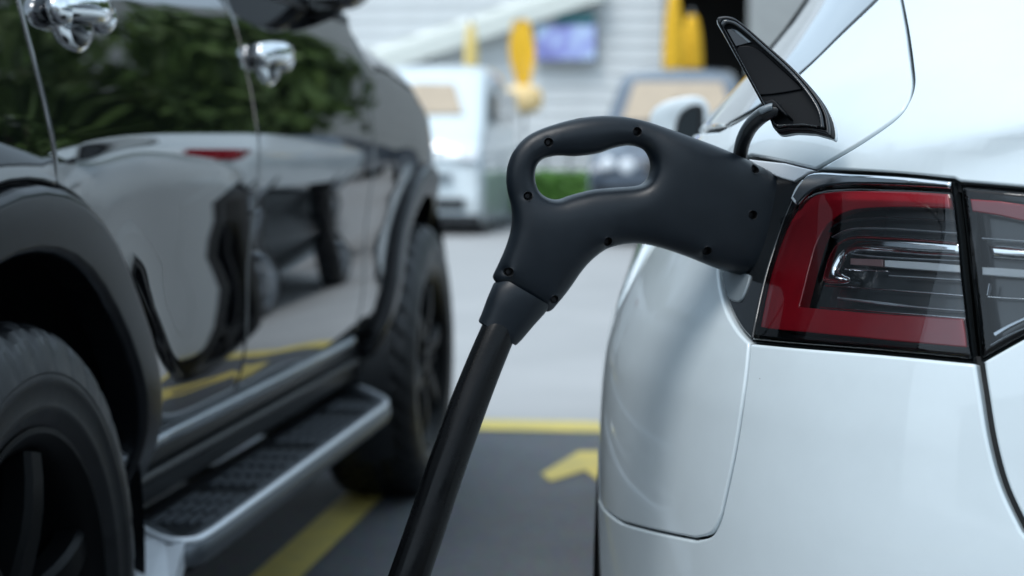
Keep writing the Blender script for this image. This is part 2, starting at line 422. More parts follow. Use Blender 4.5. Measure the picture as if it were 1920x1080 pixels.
def asphalt():
    m = bpy.data.materials.new('bay_asphalt'); m.use_nodes = True; t = m.node_tree; b = t.nodes['Principled BSDF']
    tc = t.nodes.new('ShaderNodeTexCoord'); n1 = t.nodes.new('ShaderNodeTexNoise'); n1.inputs['Scale'].default_value = 2.4; n1.inputs['Detail'].default_value = 12; n1.inputs['Roughness'].default_value = .68
    v = t.nodes.new('ShaderNodeTexVoronoi'); v.inputs['Scale'].default_value = 130
    k = t.nodes.new('ShaderNodeMix'); k.data_type = 'RGBA'; k.inputs['A'].default_value = (.058, .064, .072, 1); k.inputs['B'].default_value = (.118, .127, .138, 1)
    k2 = t.nodes.new('ShaderNodeMix'); k2.data_type = 'RGBA'; k2.blend_type = 'OVERLAY'; k2.inputs['Factor'].default_value = .35
    for n in (n1, v): t.links.new(tc.outputs['Object'], n.inputs['Vector'])
    t.links.new(n1.outputs['Fac'], k.inputs['Factor']); t.links.new(k.outputs['Result'], k2.inputs['A']); t.links.new(v.outputs['Color'], k2.inputs['B'])
    t.links.new(k2.outputs['Result'], b.inputs['Base Color']); b.inputs['Roughness'].default_value = .75
    bp = t.nodes.new('ShaderNodeBump'); bp.inputs['Strength'].default_value = .5; bp.inputs['Distance'].default_value = .006
    t.links.new(v.outputs['Distance'], bp.inputs['Height']); t.links.new(bp.outputs[0], b.inputs['Normal'])
    return m
M_conc, M_asph = concrete(), asphalt()
M_yel = pbr('yellow_road_paint', (.66, .52, .11), .7, dirt=(.48, .40, .13), vscale=9, bump=.3, bscale=150)
def sheet(name, x0, x1, y0, y1, z, m): return structure(obj(name, [(x0, y0, z), (x1, y0, z), (x1, y1, z), (x0, y1, z)], [(0, 1, 2, 3)], m))
sheet('ground', -300, 300, -300, 300, -.012, M_conc)
sheet('lane', -40, 60, 6.3, 29, -.006, M_conc)
sheet('parking_bay', -14, 22, -8, 6.3, 0, M_asph)
def mark(name, P): return structure(obj(name, [(p[0], p[1], .004) for p in P], [list(range(len(P)))], M_yel))
for k, x in enumerate((-1.10, 1.75, 4.6, -3.95)):
    mark('bay_line', [(x, -4, 0), (x + .115, -4, 0), (x + .115, 6.05, 0), (x, 6.05, 0)])
mark('bay_end_line', [(-9, 6.06, 0), (12, 6.06, 0), (12, 6.3, 0), (-9, 6.3, 0)])
mark('painted_arrow', on_ground([(1015, 890), (1085, 848), (1172, 848), (1242, 890), (1216, 904), (1160, 884), (1160, 932), (1128, 932), (1128, 908), (1097, 884), (1032, 905)]))

# ------------------------------------------------------------------ the white electric car
XC, YR = .735, 1.50
zt = [.12, .20, .30, .45, .60, .72, .77, .855, .90, .95, 1.0, 1.05, 1.10, 1.15, 1.20, 1.30, 1.38, 1.42, 1.44]
wt = [.80, .89, .92, .930, .933, .930, .922, .888, .862, .838, .805, .765, .72, .68, .645, .59, .53, .44, .10]
rrt = [.20, .10, .03, .0, .0, .01, .015, .025, .03, .04, .055, .10, .19, .30, .43, .80, 1.30, 1.65, 2.0]
fft = [4.57, 4.72, 4.78, 4.81, 4.80, 4.72, 4.67, 4.47, 4.20, 3.82, 3.45, 3.25, 3.12, 3.0, 2.88, 2.66, 2.45, 2.3, 2.1]
fWd, fRr, fFr = spl(zt, wt), spl(zt, rrt), spl(zt, fft)
NS = 4.0
ph = np.linspace(-math.pi / 2, math.pi / 2, 4001)
def kk(p):
    c, s = np.cos(p), np.sin(p); return c, s, (np.abs(c) ** NS + np.abs(s) ** NS) ** (-1 / NS)
_c, _s, _k = kk(ph)
UT = np.concatenate([[0], np.cumsum(np.hypot(np.diff(.87 * _c * _k), np.diff(2.345 * _s * _k)))]); UMAX = UT[-1]
YW1, YW2, ZW, RA = YR + 1.15, YR + 4.0, .335, .372
def car(q):
    u, z = q[:, 0], q[:, 1]; sg = np.where(u < 0, -1., 1.)
    p = np.interp(np.abs(u), UT, ph); c, s, k = kk(p); W, r, f = fWd(z), fRr(z), fFr(z)
    wv = W * c * k; y = YR + (r + f) / 2 + (f - r) / 2 * s * k
    for yw in (YR + .66, YW2):               # haunches beside the wheels
        wv = wv + .035 * np.exp(-((y - yw) / .34) ** 2) * np.exp(-((z - .50) / .33) ** 4)
    zl = .962 + (.66 - np.abs(wv)) * .30     # lip across the boot lid
    A = .020 * np.clip((.70 - np.abs(wv)) / .25, 0, 1) ** 1.3 * (y < 3)
    y = y - A * np.exp(-((z - zl) / .022) ** 2)
    return np.stack([XC - sg * wv, y, z], -1)
carN = with_normals(car, (XC, YR + 2.3, .75))
_u, _z = np.meshgrid(np.linspace(-.1, 2.4, 251), np.linspace(.15, 1.40, 251), indexing='ij')
_q = np.stack([_u.ravel(), _z.ravel()], 1); _P, _N = carN(_q); _px = proj(_P); _vis = ((CAM - _P) * _N).sum(1) > 0
def PX(pts, n=0):
    """photograph points -> (u, z) on the body surface"""
    pts = np.array(pts, float)
    if n: pts = cr(pts, n)
    out = []
    for p in pts:
        d = np.hypot(*(_px - p).T) + 1e5 * (~_vis); x = _q[d.argmin()].copy()
        for _ in range(8):
            e = 1e-4; f0 = proj(car(x[None]))[0]; J = np.stack([(proj(car(x[None] + [e, 0]))[0] - f0) / e, (proj(car(x[None] + [0, e]))[0] - f0) / e], 1)
            try: st = np.linalg.solve(J, p - f0)
            except Exception: break
            st = np.clip(st, -.03, .03); x = x + st
        out.append(x if np.hypot(*(proj(car(x[None]))[0] - p)) < 3 else _q[d.argmin()])
    return np.array(out)
def YZ(pts):
    """(y, z) on the left side -> (u, z)"""
    out = []; us = np.linspace(.02, UMAX - .02, 1500)
    for y, z in pts:
        yy = car(np.stack([us, np.full(1500, z)], 1))[:, 1]; yy = np.maximum.accumulate(yy); out.append((np.interp(y, yy, us), z))
    return np.array(out)
def arch(yw, a0, a1, n=22): return YZ([(yw + RA * math.cos(R(a)), ZW + RA * math.sin(R(a))) for a in np.linspace(a0, a1, n)])
J = lambda *a: clean(np.concatenate([np.asarray(x, float).reshape(-1, 2) for x in a]))
mir = lambda p: (np.asarray(p) * [-1, 1])[::-1]

ev_car = root('electric_car', 'white electric car seen from its rear corner, plugged in to charge', 'car', (XC, YR + 2.3, 0))
# shared seams
s_qb = PX([(1405, 641), (1397, 720), (1379, 840), (1358, 940), (1348, 978), (1332, 1003), (1303, 1011)], 6)   # quarter panel | bumper
s_qb2 = np.array([(1.06, .550), (1.2, .540), (1.3, .533)])
s_qt = PX([(1525, 319), (1560, 300), (1620, 264), (1680, 221), (1702, 192), (1712, 160), (1710, 120), (1702, 60), (1692, 5), (1686, -24)], 6)  # quarter | boot lid
s_port = PX([(1525, 319), (1470, 306), (1420, 296), (1398, 296), (1372, 330), (1356, 380), (1348, 440), (1347, 505), (1352, 545), (1364, 583), (1383, 617), (1405, 641)], 4)
s_ll = PX([(1405, 641), (1411, 605), (1430, 520), (1455, 440), (1478, 380), (1498, 342), (1525, 319)], 6)  # light, left edge
s_lt = PX([(1525, 319), (1600, 322), (1700, 329), (1786, 337)], 4)
s_lr = PX([(1786, 337), (1799, 450), (1811, 560), (1826, 679)], 4)
s_lb = PX([(1826, 679), (1650, 662), (1500, 650), (1405, 641)], 4)
s_bt = PX([(1832, 682), (1841, 740), (1856, 830), (1880, 915), (1918, 995)], 6)                            # bumper | boot lid
s_bt2 = np.array([(.43, .625), (.38, .60), (.31, .585), (.15, .578)])
glass_l = J(PX([(1350, 245), (1420, 205), (1510, 130), (1580, 62), (1640, 5), (1664, -20)], 4), YZ([(2.26, 1.215), (2.5, 1.275), (2.9, 1.335), (3.3, 1.362)]))
door_r = YZ([(2.97, .525), (3.06, .66), (3.12, .82), (3.13, .93), (3.12, 1.005)])
quarter = J(s_qb, s_qb2, arch(YW1, 148, 30), door_r, YZ([(2.9, 1.006), (2.5, 1.008)]), glass_l, YZ([(3.2, 1.392), (2.75, 1.36), (2.40, 1.29), (2.17, 1.225)]), s_qt[::-1], s_port)
K = dict(step=.006, grid=.014, flange=.006)
patch('quarter_panel', quarter, carN, M_white, ev_car, gap=.0012, r=.0030, **K)
half_b = J([(0, .572)], s_bt2[::-1], s_bt[::-1], s_lb, s_qb, s_qb2, arch(YW1, 148, 205, 14), YZ([(YW1 - .36, .185)]), [(.5, .17), (0, .17)])
patch('rear_bumper', J(half_b, mir(half_b[1:-1])), carN, M_white, ev_car, gap=.0014, r=.0034, **dict(K, step=.008))
tip = np.array([(.42, .950), (.35, .943), (.29, .925)])
s_it = PX([(1797, 343), (1860, 348), (1918, 353)], 3); s_ib = PX([(1918, 634), (1880, 655), (1836, 680)], 3)
s_tipb = np.array([(.30, .912), (.36, .885), (.43, .850)])
half_t = J([(0, 1.183), (.45, 1.184), (.78, 1.186)], s_qt[::-1], s_lt, s_it, tip, s_tipb, s_ib, s_bt - [.0045, 0], s_bt2 + [-.002, .004], [(0, .583)])
patch('boot_lid', J(half_t, mir(half_t[1:-1])), carN, M_white, ev_car, gap=.0013, r=.0030, **dict(K, step=.008))
# flanks, one for each side
KC = dict(step=.04, grid=.06, gap=.0025, r=.004, flange=.006)
rear_door = J(YZ([(2.97, .525), (2.99, .47), (3.03, .335), (3.04, .24), (3.78, .22), (3.82, .6), (3.80, 1.0)]), door_r[::-1])
front_door = YZ([(3.78, .22), (4.86, .22), (4.90, .6), (4.86, .96), (4.6, .99), (3.80, 1.0), (3.82, .6)])
fender = J(YZ([(4.86, .22), (5.10, .25)]), arch(YW2, 190, -15, 26), YZ([(5.90, .24), (5.97, .45), (5.95, .7), (5.7, .84), (5.2, .925), (4.86, .96), (4.90, .6)]))
side = []
for nm, lp in (('rear_door', rear_door), ('front_door', front_door), ('front_fender', fender)):
    side.append(patch(nm, lp, carN, M_white, ev_car, **KC))
for nm, y in (('rear_door', 2.98), ('front_door', 4.0)):
    pos = car(YZ([(y + .12, .86)]))[0]
    d_ = [o for o in side if o.name.startswith(nm)][0]
    MB().box(pos[0] - .006, pos[0] + .01, y, y + .22, .845, .875, .005).build('door_handle', M_white, d_, auto=30)
glass_side = J(glass_l, YZ([(3.9, 1.365), (4.1, 1.34), (4.5, 1.18), (4.8, 1.01), (4.6, .995), (3.8, 1.003), (3.12, 1.006), (2.9, 1.006), (2.5, 1.008)]))
side.append(patch('side_window', glass_side, carN, M_glass, ev_car, **dict(KC, gap=.006)))
gt = glass_l[:9]                                               # bright trim along the window's rear edge
off = inward(np.concatenate([gt, gt[::-1] + .0001]))[:len(gt)]
for o in side + [x for x in ev_car.children if x.name.startswith('quarter_panel')]: mirror_copy(o, XC, ev_car)
um = UMAX
nose = J(YZ([(5.90, .24), (5.97, .45), (5.95, .7), (5.7, .84), (5.2, .925), (4.86, .96), (4.8, 1.0)]))
patch('bonnet_and_nose', J(nose, [(um, 1.0)], [(um, .2)]), carN, M_white, ev_car, **KC)
for o in [x for x in ev_car.children if x.name.startswith('bonnet_and_nose')]: mirror_copy(o, XC, ev_car)
ws = J(YZ([(4.83, 1.01), (4.5, 1.18), (4.12, 1.34), (4.0, 1.375)]), [(um, 1.38), (um, 1.005)])
o = patch('windscreen', ws, carN, M_glass, ev_car, **KC); mirror_copy(o, XC, ev_car)
rg = J([(0, 1.19), (.45, 1.192), (.8, 1.194)], YZ([(2.14, 1.225), (2.38, 1.295), (2.73, 1.365), (3.0, 1.385)]), [(0, 1.385)])
o = patch('rear_window', J(rg, mir(rg[1:-1])), carN, M_glass, ev_car, **KC)
uu, zz = np.meshgrid(np.linspace(.0, um, 60), [1.362, 1.385, 1.41, 1.425, 1.435, 1.4399], indexing='ij')
Pt, Nt = carN(np.stack([uu.ravel(), zz.ravel()], 1)); Pm = Pt.copy(); Pm[:, 0] = 2 * XC - Pm[:, 0]
Ft = [(i * 6 + j, (i + 1) * 6 + j, (i + 1) * 6 + j + 1, i * 6 + j + 1) for i in range(59) for j in range(5)]
top = [i * 6 + 5 for i in range(60)]; Fm = [[a + 360 for a in f[::-1]] for f in Ft]
obj('glass_roof', list(Pt - Nt * .004) + list(Pm - Nt * [-.004, .004, .004]), Ft + Fm + [top + [a + 360 for a in top[::-1]]], M_glass, ev_car)
# dark inner body under the panels, and the floor
ii = np.linspace(.0, um, 80); zz_ = [.22, .40, .60, .80, .95]
def shell_pts(sgn): 
    V = []
    for u in ii:
        for z in zz_:
            p = car(np.array([[sgn * u, z]]))[0]; V.append((XC + (p[0] - XC) * .72, YR + 2.3 + (p[1] - YR - 2.3) * .93, z))
    return V
n5 = len(zz_); Fs = [(i * n5 + j, (i + 1) * n5 + j, (i + 1) * n5 + j + 1, i * n5 + j + 1) for i in range(79) for j in range(n5 - 1)]
V1, V2 = shell_pts(1), shell_pts(-1); nn = len(V1)
loopb = [i * n5 for i in range(80)]; 
Fs2 = Fs + [[a + nn for a in f[::-1]] for f in Fs] + [loopb + [a + nn for a in loopb[::-1]], [i * n5 + n5 - 1 for i in range(80)] + [i * n5 + n5 - 1 + nn for i in range(79, -1, -1)]]
obj('underbody', V1 + V2, Fs2, M_seal, ev_car, smooth=False)
for sd, x in ((-1, XC - .80), (1, XC + .80)):
    for yw in (YW1, YW2):
        wheel('wheel', ev_car, (x, yw, ZW), .335, .235, .235, sd, M_rimb, 5, False, grooves=False, lugs=5)
        V = []; n = 30
        for xx, rr in ((x + sd * .085, RA - .008), (x - sd * .16, RA), (x - sd * .17, .05)):
            for k in range(n + 1):
                a = R(-25 + 230 * k / n); V.append((xx, yw + rr * math.cos(a), ZW + rr * math.sin(a)))
        MB().add(V, [(i * (n + 1) + k, i * (n + 1) + k + 1, (i + 1) * (n + 1) + k + 1, (i + 1) * (n + 1) + k) for i in range(2) for k in range(n)]).build('wheel_liner', M_trim, ev_car, smooth=True)

# --- tail light on the quarter panel
def strip(pts, width, n=6):
    """photograph centre line + width in pixels -> closed outline"""
    c = cr(pts, n); t = np.gradient(c, axis=0); t /= np.linalg.norm(t, axis=1)[:, None]; nn = np.stack([-t[:, 1], t[:, 0]], 1)
    wd = np.interp(np.linspace(0, 1, len(c)), np.linspace(0, 1, len(np.atleast_1d(width))), np.atleast_1d(width))[:, None] / 2
    return PX(np.concatenate([c + nn * wd, (c - nn * wd)[::-1]]))
def lamp(name, label, outline, border, pieces, parent, lens=None):
    e = bpy.data.objects.new(name, None); COL.objects.link(e); e.parent = parent; e['label'] = label
    patch('housing', outline, carN, M_house, e, gap=.001, r=0, step=.006, grid=.012, dep=.030, skirt=-.027)
    patch('border', [outline, border], carN, M_gloss, e, gap=.002, r=0, step=.006, grid=.02, dep=.0035, skirt=.022)
    for nm, lp, m, dep, rr, sk in pieces:
        patch(nm, lp, carN, m, e, gap=0, r=rr, step=.004, grid=.008, dep=dep, skirt=sk)
    patch('lens', lens if lens is not None else outline, carN, M_lens, e, gap=.0016, r=.006, step=.006, grid=.010, skirt=.0062)
    return e
lens_o = J(s_ll, s_lt, s_lr, s_lb)
win_o = PX([(1418, 606), (1436, 520), (1462, 440), (1487, 390), (1512, 366), (1545, 356), (1600, 353), (1700, 354), (1777, 357), (1788, 450), (1799, 560), (1810, 655), (1650, 640), (1500, 624)], 0)
red_o = cr([(1416, 612), (1434, 522), (1460, 442), (1486, 393), (1512, 368), (1545, 358), (1600, 356), (1700, 357), (1772, 361)], 5)
red_i = cr([(1775, 389), (1700, 386), (1620, 388), (1575, 396), (1545, 416), (1523, 450), (1508, 500), (1497, 545), (1490, 572)], 5)
red = PX(np.concatenate([red_o, red_i, [(1560, 579), (1650, 586), (1740, 592), (1800, 596), (1805, 622), (1808, 650), (1720, 642), (1600, 630), (1500, 620)]]))
hook = PX(np.concatenate([cr([(1524, 523), (1531, 495), (1543, 465), (1562, 445), (1590, 436), (1640, 437), (1720, 442), (1795, 448)], 5), [(1799, 481)], cr([(1720, 477), (1640, 471), (1592, 469), (1572, 474), (1562, 486), (1557, 500), (1566, 508), (1578, 516), (1572, 527), (1550, 530), (1530, 528)], 5)]))
pcs = [('red_band', red, M_red, .006, .0015, .012),
       ('reflector', hook, M_chrome, .008, .007, .018),
       ('light_strip', PX([(1640, 482), (1720, 487), (1798, 494), (1800, 508), (1720, 502), (1640, 495)]), M_led, .014, .001, .006),
       ('light_strip', PX([(1574, 478), (1637, 481), (1637, 495), (1574, 490)]), M_ledr, .014, .001, .006)]
for pts, wd, m in (([(1566, 499), (1600, 501), (1648, 504)], [3, 4, 1.5], M_chrome), ([(1566, 469), (1640, 477), (1800, 486)], [1.5, 3, 2], M_satin),
                   ([(1528, 530), (1640, 538), (1800, 551)], [3, 3.4, 3], M_chrome), ([(1552, 553), (1640, 564), (1720, 573), (1808, 580)], [4, 6, 3.5, 3], M_satin),
                   ([(1518, 570), (1640, 580), (1806, 594)], [2.5, 3, 3], M_chrome), ([(1540, 440), (1580, 425), (1660, 425), (1792, 434)], [2, 3, 3, 3], M_satin),
                   ([(1527, 435), (1560, 412), (1640, 405), (1790, 412)], [2, 4, 5, 4], M_house), ([(1650, 512), (1800, 522)], [3, 4], M_satin)):
    pcs.append(('trim_line', strip(pts, wd), m, .0125, .0006, .006))
bev_ = PX(np.concatenate([cr([(1481, 372), (1500, 341), (1525, 322), (1600, 325), (1700, 331), (1784, 339)], 4), cr([(1779, 353), (1700, 349), (1600, 347), (1545, 351), (1514, 363), (1492, 386)], 4)]))
pcs.append(('chrome_bevel', bev_, M_smoke, .0004, .0038, .010))
lens_c = J(s_ll[:-14], PX(cr([(1492, 386), (1514, 363), (1545, 351), (1600, 347), (1700, 349), (1781, 353)], 4)), s_lr[1:], s_lb)
lamp('tail_light', 'outer tail light with wide red band around clear chrome reflector', lens_o, win_o, pcs, ev_car, lens_c)
# --- its counterpart on the boot lid
lens_i = J(s_it, tip, s_tipb, s_ib, PX([(1836, 680), (1823, 560), (1809, 450), (1797, 343)], 3))
win_i = J(PX([(1811, 366), (1870, 369), (1918, 373)]), [(.42, .940), (.36, .934), (.33, .922), (.37, .897), (.43, .864)], PX([(1918, 612), (1880, 630), (1846, 652), (1832, 560), (1820, 450)]))
redi = J(PX([(1813, 370), (1870, 374), (1918, 381)]), [(.43, .936), (.40, .930), (.44, .923)], PX([(1918, 413), (1870, 402), (1817, 394)]))
pci = [('red_band', redi, M_red, .006, .0015, .012),
       ('reflector', PX([(1838, 452), (1870, 454), (1930, 460), (1930, 487), (1880, 484), (1845, 481)]), M_chrome, .012, .0065, .016),
       ('light_strip', PX([(1830, 497), (1880, 500), (1935, 504), (1935, 520), (1880, 516), (1831, 512)]), M_led, .013, .001, .006)]
for pts, wd, m in (([(1842, 553), (1880, 556), (1930, 559)], 3, M_chrome), ([(1845, 528), (1843, 540), (1841, 551)], 2.5, M_satin), ([(1855, 625), (1885, 608), (1930, 588)], [8, 6, 5], M_satin),
                   ([(1848, 645), (1885, 625), (1930, 607)], 2.5, M_satin), ([(1830, 443), (1880, 446), (1930, 450)], 3, M_satin)):
    pci.append(('trim_line', strip(pts, wd, 3), m, .0125, .0006, .006))
lamp('tail_light', 'inner tail light with red stripe and tapering lower edge on the boot lid', lens_i, win_i, pci, ev_car)
for o in [x for x in ev_car.children if x.name.startswith('tail_light')]:
    c = mirror_copy(o, XC, ev_car)
    c['label'] = 'tail light on the far corner of the boot'
gapl = J(s_lr, PX([(1836, 680), (1823, 560), (1809, 450), (1797, 343)], 3))
patch('lamp_gap_seal', gapl, carN, M_gloss, ev_car, gap=-.002, r=0, step=.006, grid=.02, dep=.016, skirt=.002)

# --- charging socket left of the lamp
sock = bpy.data.objects.new('charge_port', None); COL.objects.link(sock); sock.parent = ev_car
portl = J(s_port, s_ll)
patch('port_well', portl, carN, M_gloss, sock, gap=.0015, r=.003, step=.006, grid=.01, dep=.004, skirt=.02)
lip = PX(cr([(1352, 508), (1376, 508), (1399, 513), (1402, 520), (1394, 545), (1385, 562), (1376, 565), (1362, 558), (1354, 535)], 3, True))
patch('port_lip', lip, carN, M_grey, sock, gap=0, r=.002, step=.004, grid=.008, dep=.0015, skirt=.008)
patch('port_wall', PX([(1399, 297), (1470, 305), (1523, 318), (1500, 331), (1486, 340), (1464, 334), (1430, 320)]), carN, M_silver, sock, gap=0, r=.0015, step=.004, grid=.01, dep=.0012, skirt=.008)
facet = PX([(1481, 372), (1491, 350), (1503, 336), (1516, 350), (1500, 364), (1489, 382)])
patch('port_reflector', facet, carN, M_led, sock, gap=0, r=.0015, step=.004, grid=.008, dep=.0005, skirt=.004)

# --- the open flap on its gooseneck
flap = bpy.data.objects.new('charge_flap', None); COL.objects.link(flap); flap.parent = ev_car; flap['label'] = 'open black charging flap raised on a curved hinge arm'
FD = 1.71
fO = at(1450, 150, FD); fa = R(-14)
e1 = np.array([math.cos(fa), math.sin(fa), 0]); e2 = np.array([0, .22, 1.]); e2 /= np.linalg.norm(e2); e3 = np.cross(e1, e2)
if e3 @ (CAM - fO) < 0: e3 = -e3
def onplane(pts, O, n, a, b):
    p = np.array(pts, float); d = ray(p[:, 0], p[:, 1]); t = ((O - CAM) @ n) / (d @ n); Q = CAM + d * t[:, None] - O
    return np.stack([Q @ a, Q @ b], 1)
FP = lambda pts, n=0: onplane(cr(pts, n) if n else pts, fO, e3, e1, e2)
def fl(q): return fO + q[:, :1] * e1 + q[:, 1:] * e2 - (2.2 * (q[:, :1] * .8 - q[:, 1:] * .55 - .0) ** 2) * e3 * -.9
flN = with_normals(fl, fO - e3 * 3)
f_out = np.concatenate([cr([(1355, 50), (1357, 42), (1375, 38), (1395, 45), (1440, 82), (1490, 127), (1528, 172), (1546, 205), (1552, 232), (1551, 249), (1543, 247)], 5), cr([(1515, 240), (1480, 240), (1455, 245), (1444, 240), (1437, 222), (1408, 162), (1380, 104)], 4)])
f_in = np.concatenate([cr([(1366, 60), (1376, 53), (1396, 62), (1438, 98), (1484, 140), (1516, 180), (1532, 210), (1537, 236)], 5), cr([(1505, 231), (1470, 233), (1452, 232), (1441, 212), (1414, 158), (1386, 102)], 4)])
f_mid = np.concatenate([cr([(1361, 55), (1366, 47), (1377, 46), (1396, 53), (1440, 90), (1488, 134), (1523, 177), (1540, 209), (1545, 240)], 5), cr([(1510, 236), (1475, 237), (1453, 239), (1440, 218), (1411, 160), (1383, 103)], 4)])
patch('flap_plate', FP(f_out), flN, M_flap, flap, gap=0, r=.002, step=.004, grid=.008, dep=.006, skirt=.010)
patch('flap_skin', FP(f_out), flN, M_white, flap, gap=-.0005, r=.001, step=.004, grid=.01, dep=.0175, skirt=.004, back=True)
patch('flap_rim', [FP(f_mid), FP(f_in)], flN, M_gloss, flap, gap=0, r=.0022, step=.004, grid=.006, dep=-.003, skirt=.010)
patch('flap_seal', [FP(f_out), FP(f_mid)], flN, M_trim, flap, gap=.0004, r=.0016, step=.004, grid=.006, dep=.001, skirt=.008)
patch('flap_pad', FP(cr([(1384, 98), (1420, 90), (1460, 122), (1499, 158), (1490, 166), (1424, 178), (1416, 166)], 3, True)), flN, M_flap, flap, gap=0, r=.0012, step=.004, grid=.008, dep=.0035, skirt=.004)
patch('flap_window', FP([(1369, 62), (1380, 60), (1412, 82), (1384, 92)]), flN, M_gloss, flap, gap=0, r=.0008, step=.003, grid=.006, dep=.003, skirt=.004)
patch('flap_window', FP([(1378, 60), (1389, 62), (1413, 81), (1408, 83)]), flN, M_grey, flap, gap=0, r=.0004, step=.003, grid=.006, dep=.0024, skirt=.002)
patch('hinge_bracket', FP([(1436, 196), (1452, 190), (1460, 196), (1481, 221), (1477, 223), (1458, 208), (1440, 213)]), flN, M_flap, flap, gap=0, r=.002, step=.003, grid=.006, dep=-.011, skirt=.017)
gp = cr([(1386, 322), (1389, 290), (1396, 262), (1410, 237), (1430, 218), (1452, 207), (1462, 208)], 6)
fdep = np.interp(np.linspace(0, 1, len(gp)), [0, .45, .72, 1], [1.90, 1.80, FD - .012, FD - .013])
path = np.array([at(a, b, d) for (a, b), d in zip(gp, fdep)])
MB().tube(path, np.interp(np.linspace(0, 1, len(path)), [0, .7, .97, 1], [.0072, .0068, .0062, .0042]), 16).build('hinge_arm', M_trim, flap, auto=40)
pin = path + np.array([0, -.0075, 0]) + np.gradient(path, axis=0) * 0
MB().tube(pin[:-4] + (np.array([-.0045, 0, .003])), .0035, 10).build('hinge_arm_rib', M_grey, flap, auto=40)

# --- door mirror far ahead
mr_ = bpy.data.objects.new('door_mirror', None); COL.objects.link(mr_); mr_.parent = ev_car
YM = 4.35
mc = at(1278, 232, YM)
def mirror_shell(c, wx, hz, dy, parent, mat, sgn=1, glass=M_glass):
    mb = MB(); n = 28; rows = []
    prof = [(.03, .02), (.0, .5), (.0, .93), (.015, .99), (.06, 1.03), (.35, 1.0), (.7, .8), (.92, .45), (1, .02)]
    for t, sc in prof:
        for k in range(n):
            a = 2 * math.pi * k / n; ca, sa = math.cos(a), math.sin(a)
            x = np.sign(ca) * abs(ca) ** .7 * wx * sc; z = np.sign(sa) * abs(sa) ** .75 * hz * sc
            z *= 1 - .22 * sgn * (x / wx)
            rows.append((c[0] + x, c[1] + dy * t, c[2] + z))
    F = [(i * n + k, i * n + (k + 1) % n, (i + 1) * n + (k + 1) % n, (i + 1) * n + k) for i in range(len(prof) - 1) for k in range(n)] + [[(len(prof) - 1) * n + k for k in range(n)]]
    mb.add(rows, F); mb.build('mirror_shell', mat, parent, auto=60)
    g = [(c[0] + (r[0] - c[0]) * .9 + 0, c[1] + .012, c[2] + (r[2] - c[2]) * .88) for r in rows[:n]]
    mb = MB(); mb.add(g, [list(range(n))]); return mb
# housing reads as a white cap left and above the dark rear face
mirror_shell(mc + np.array([-.004, 0, 0]), .073, .062, .13, mr_, M_white, -1)
g = [at(*p, YM - .004) for p in cr([(1268, 268), (1266, 240), (1274, 214), (1292, 199), (1312, 196), (1319, 206), (1319, 240), (1316, 268)], 3, True)]
MB().add(g, [list(range(len(g)))]).build('mirror_frame', M_trim, mr_)
g = [at(*p, YM - .010) for p in cr([(1272, 262), (1271, 240), (1279, 218), (1294, 206), (1305, 203), (1308, 214), (1308, 240), (1305, 264)], 3, True)]
MB().add(g, [list(range(len(g)))]).build('mirror_glass', M_glass, mr_)
MB().tube([mc + [.05, .05, -.03], mc + [.15, .06, -.055], mc + [.26, .06, -.07]], [.022, .018, .03], 12, ry=[.03, .03, .04]).build('mirror_arm', M_trim, mr_, auto=40)
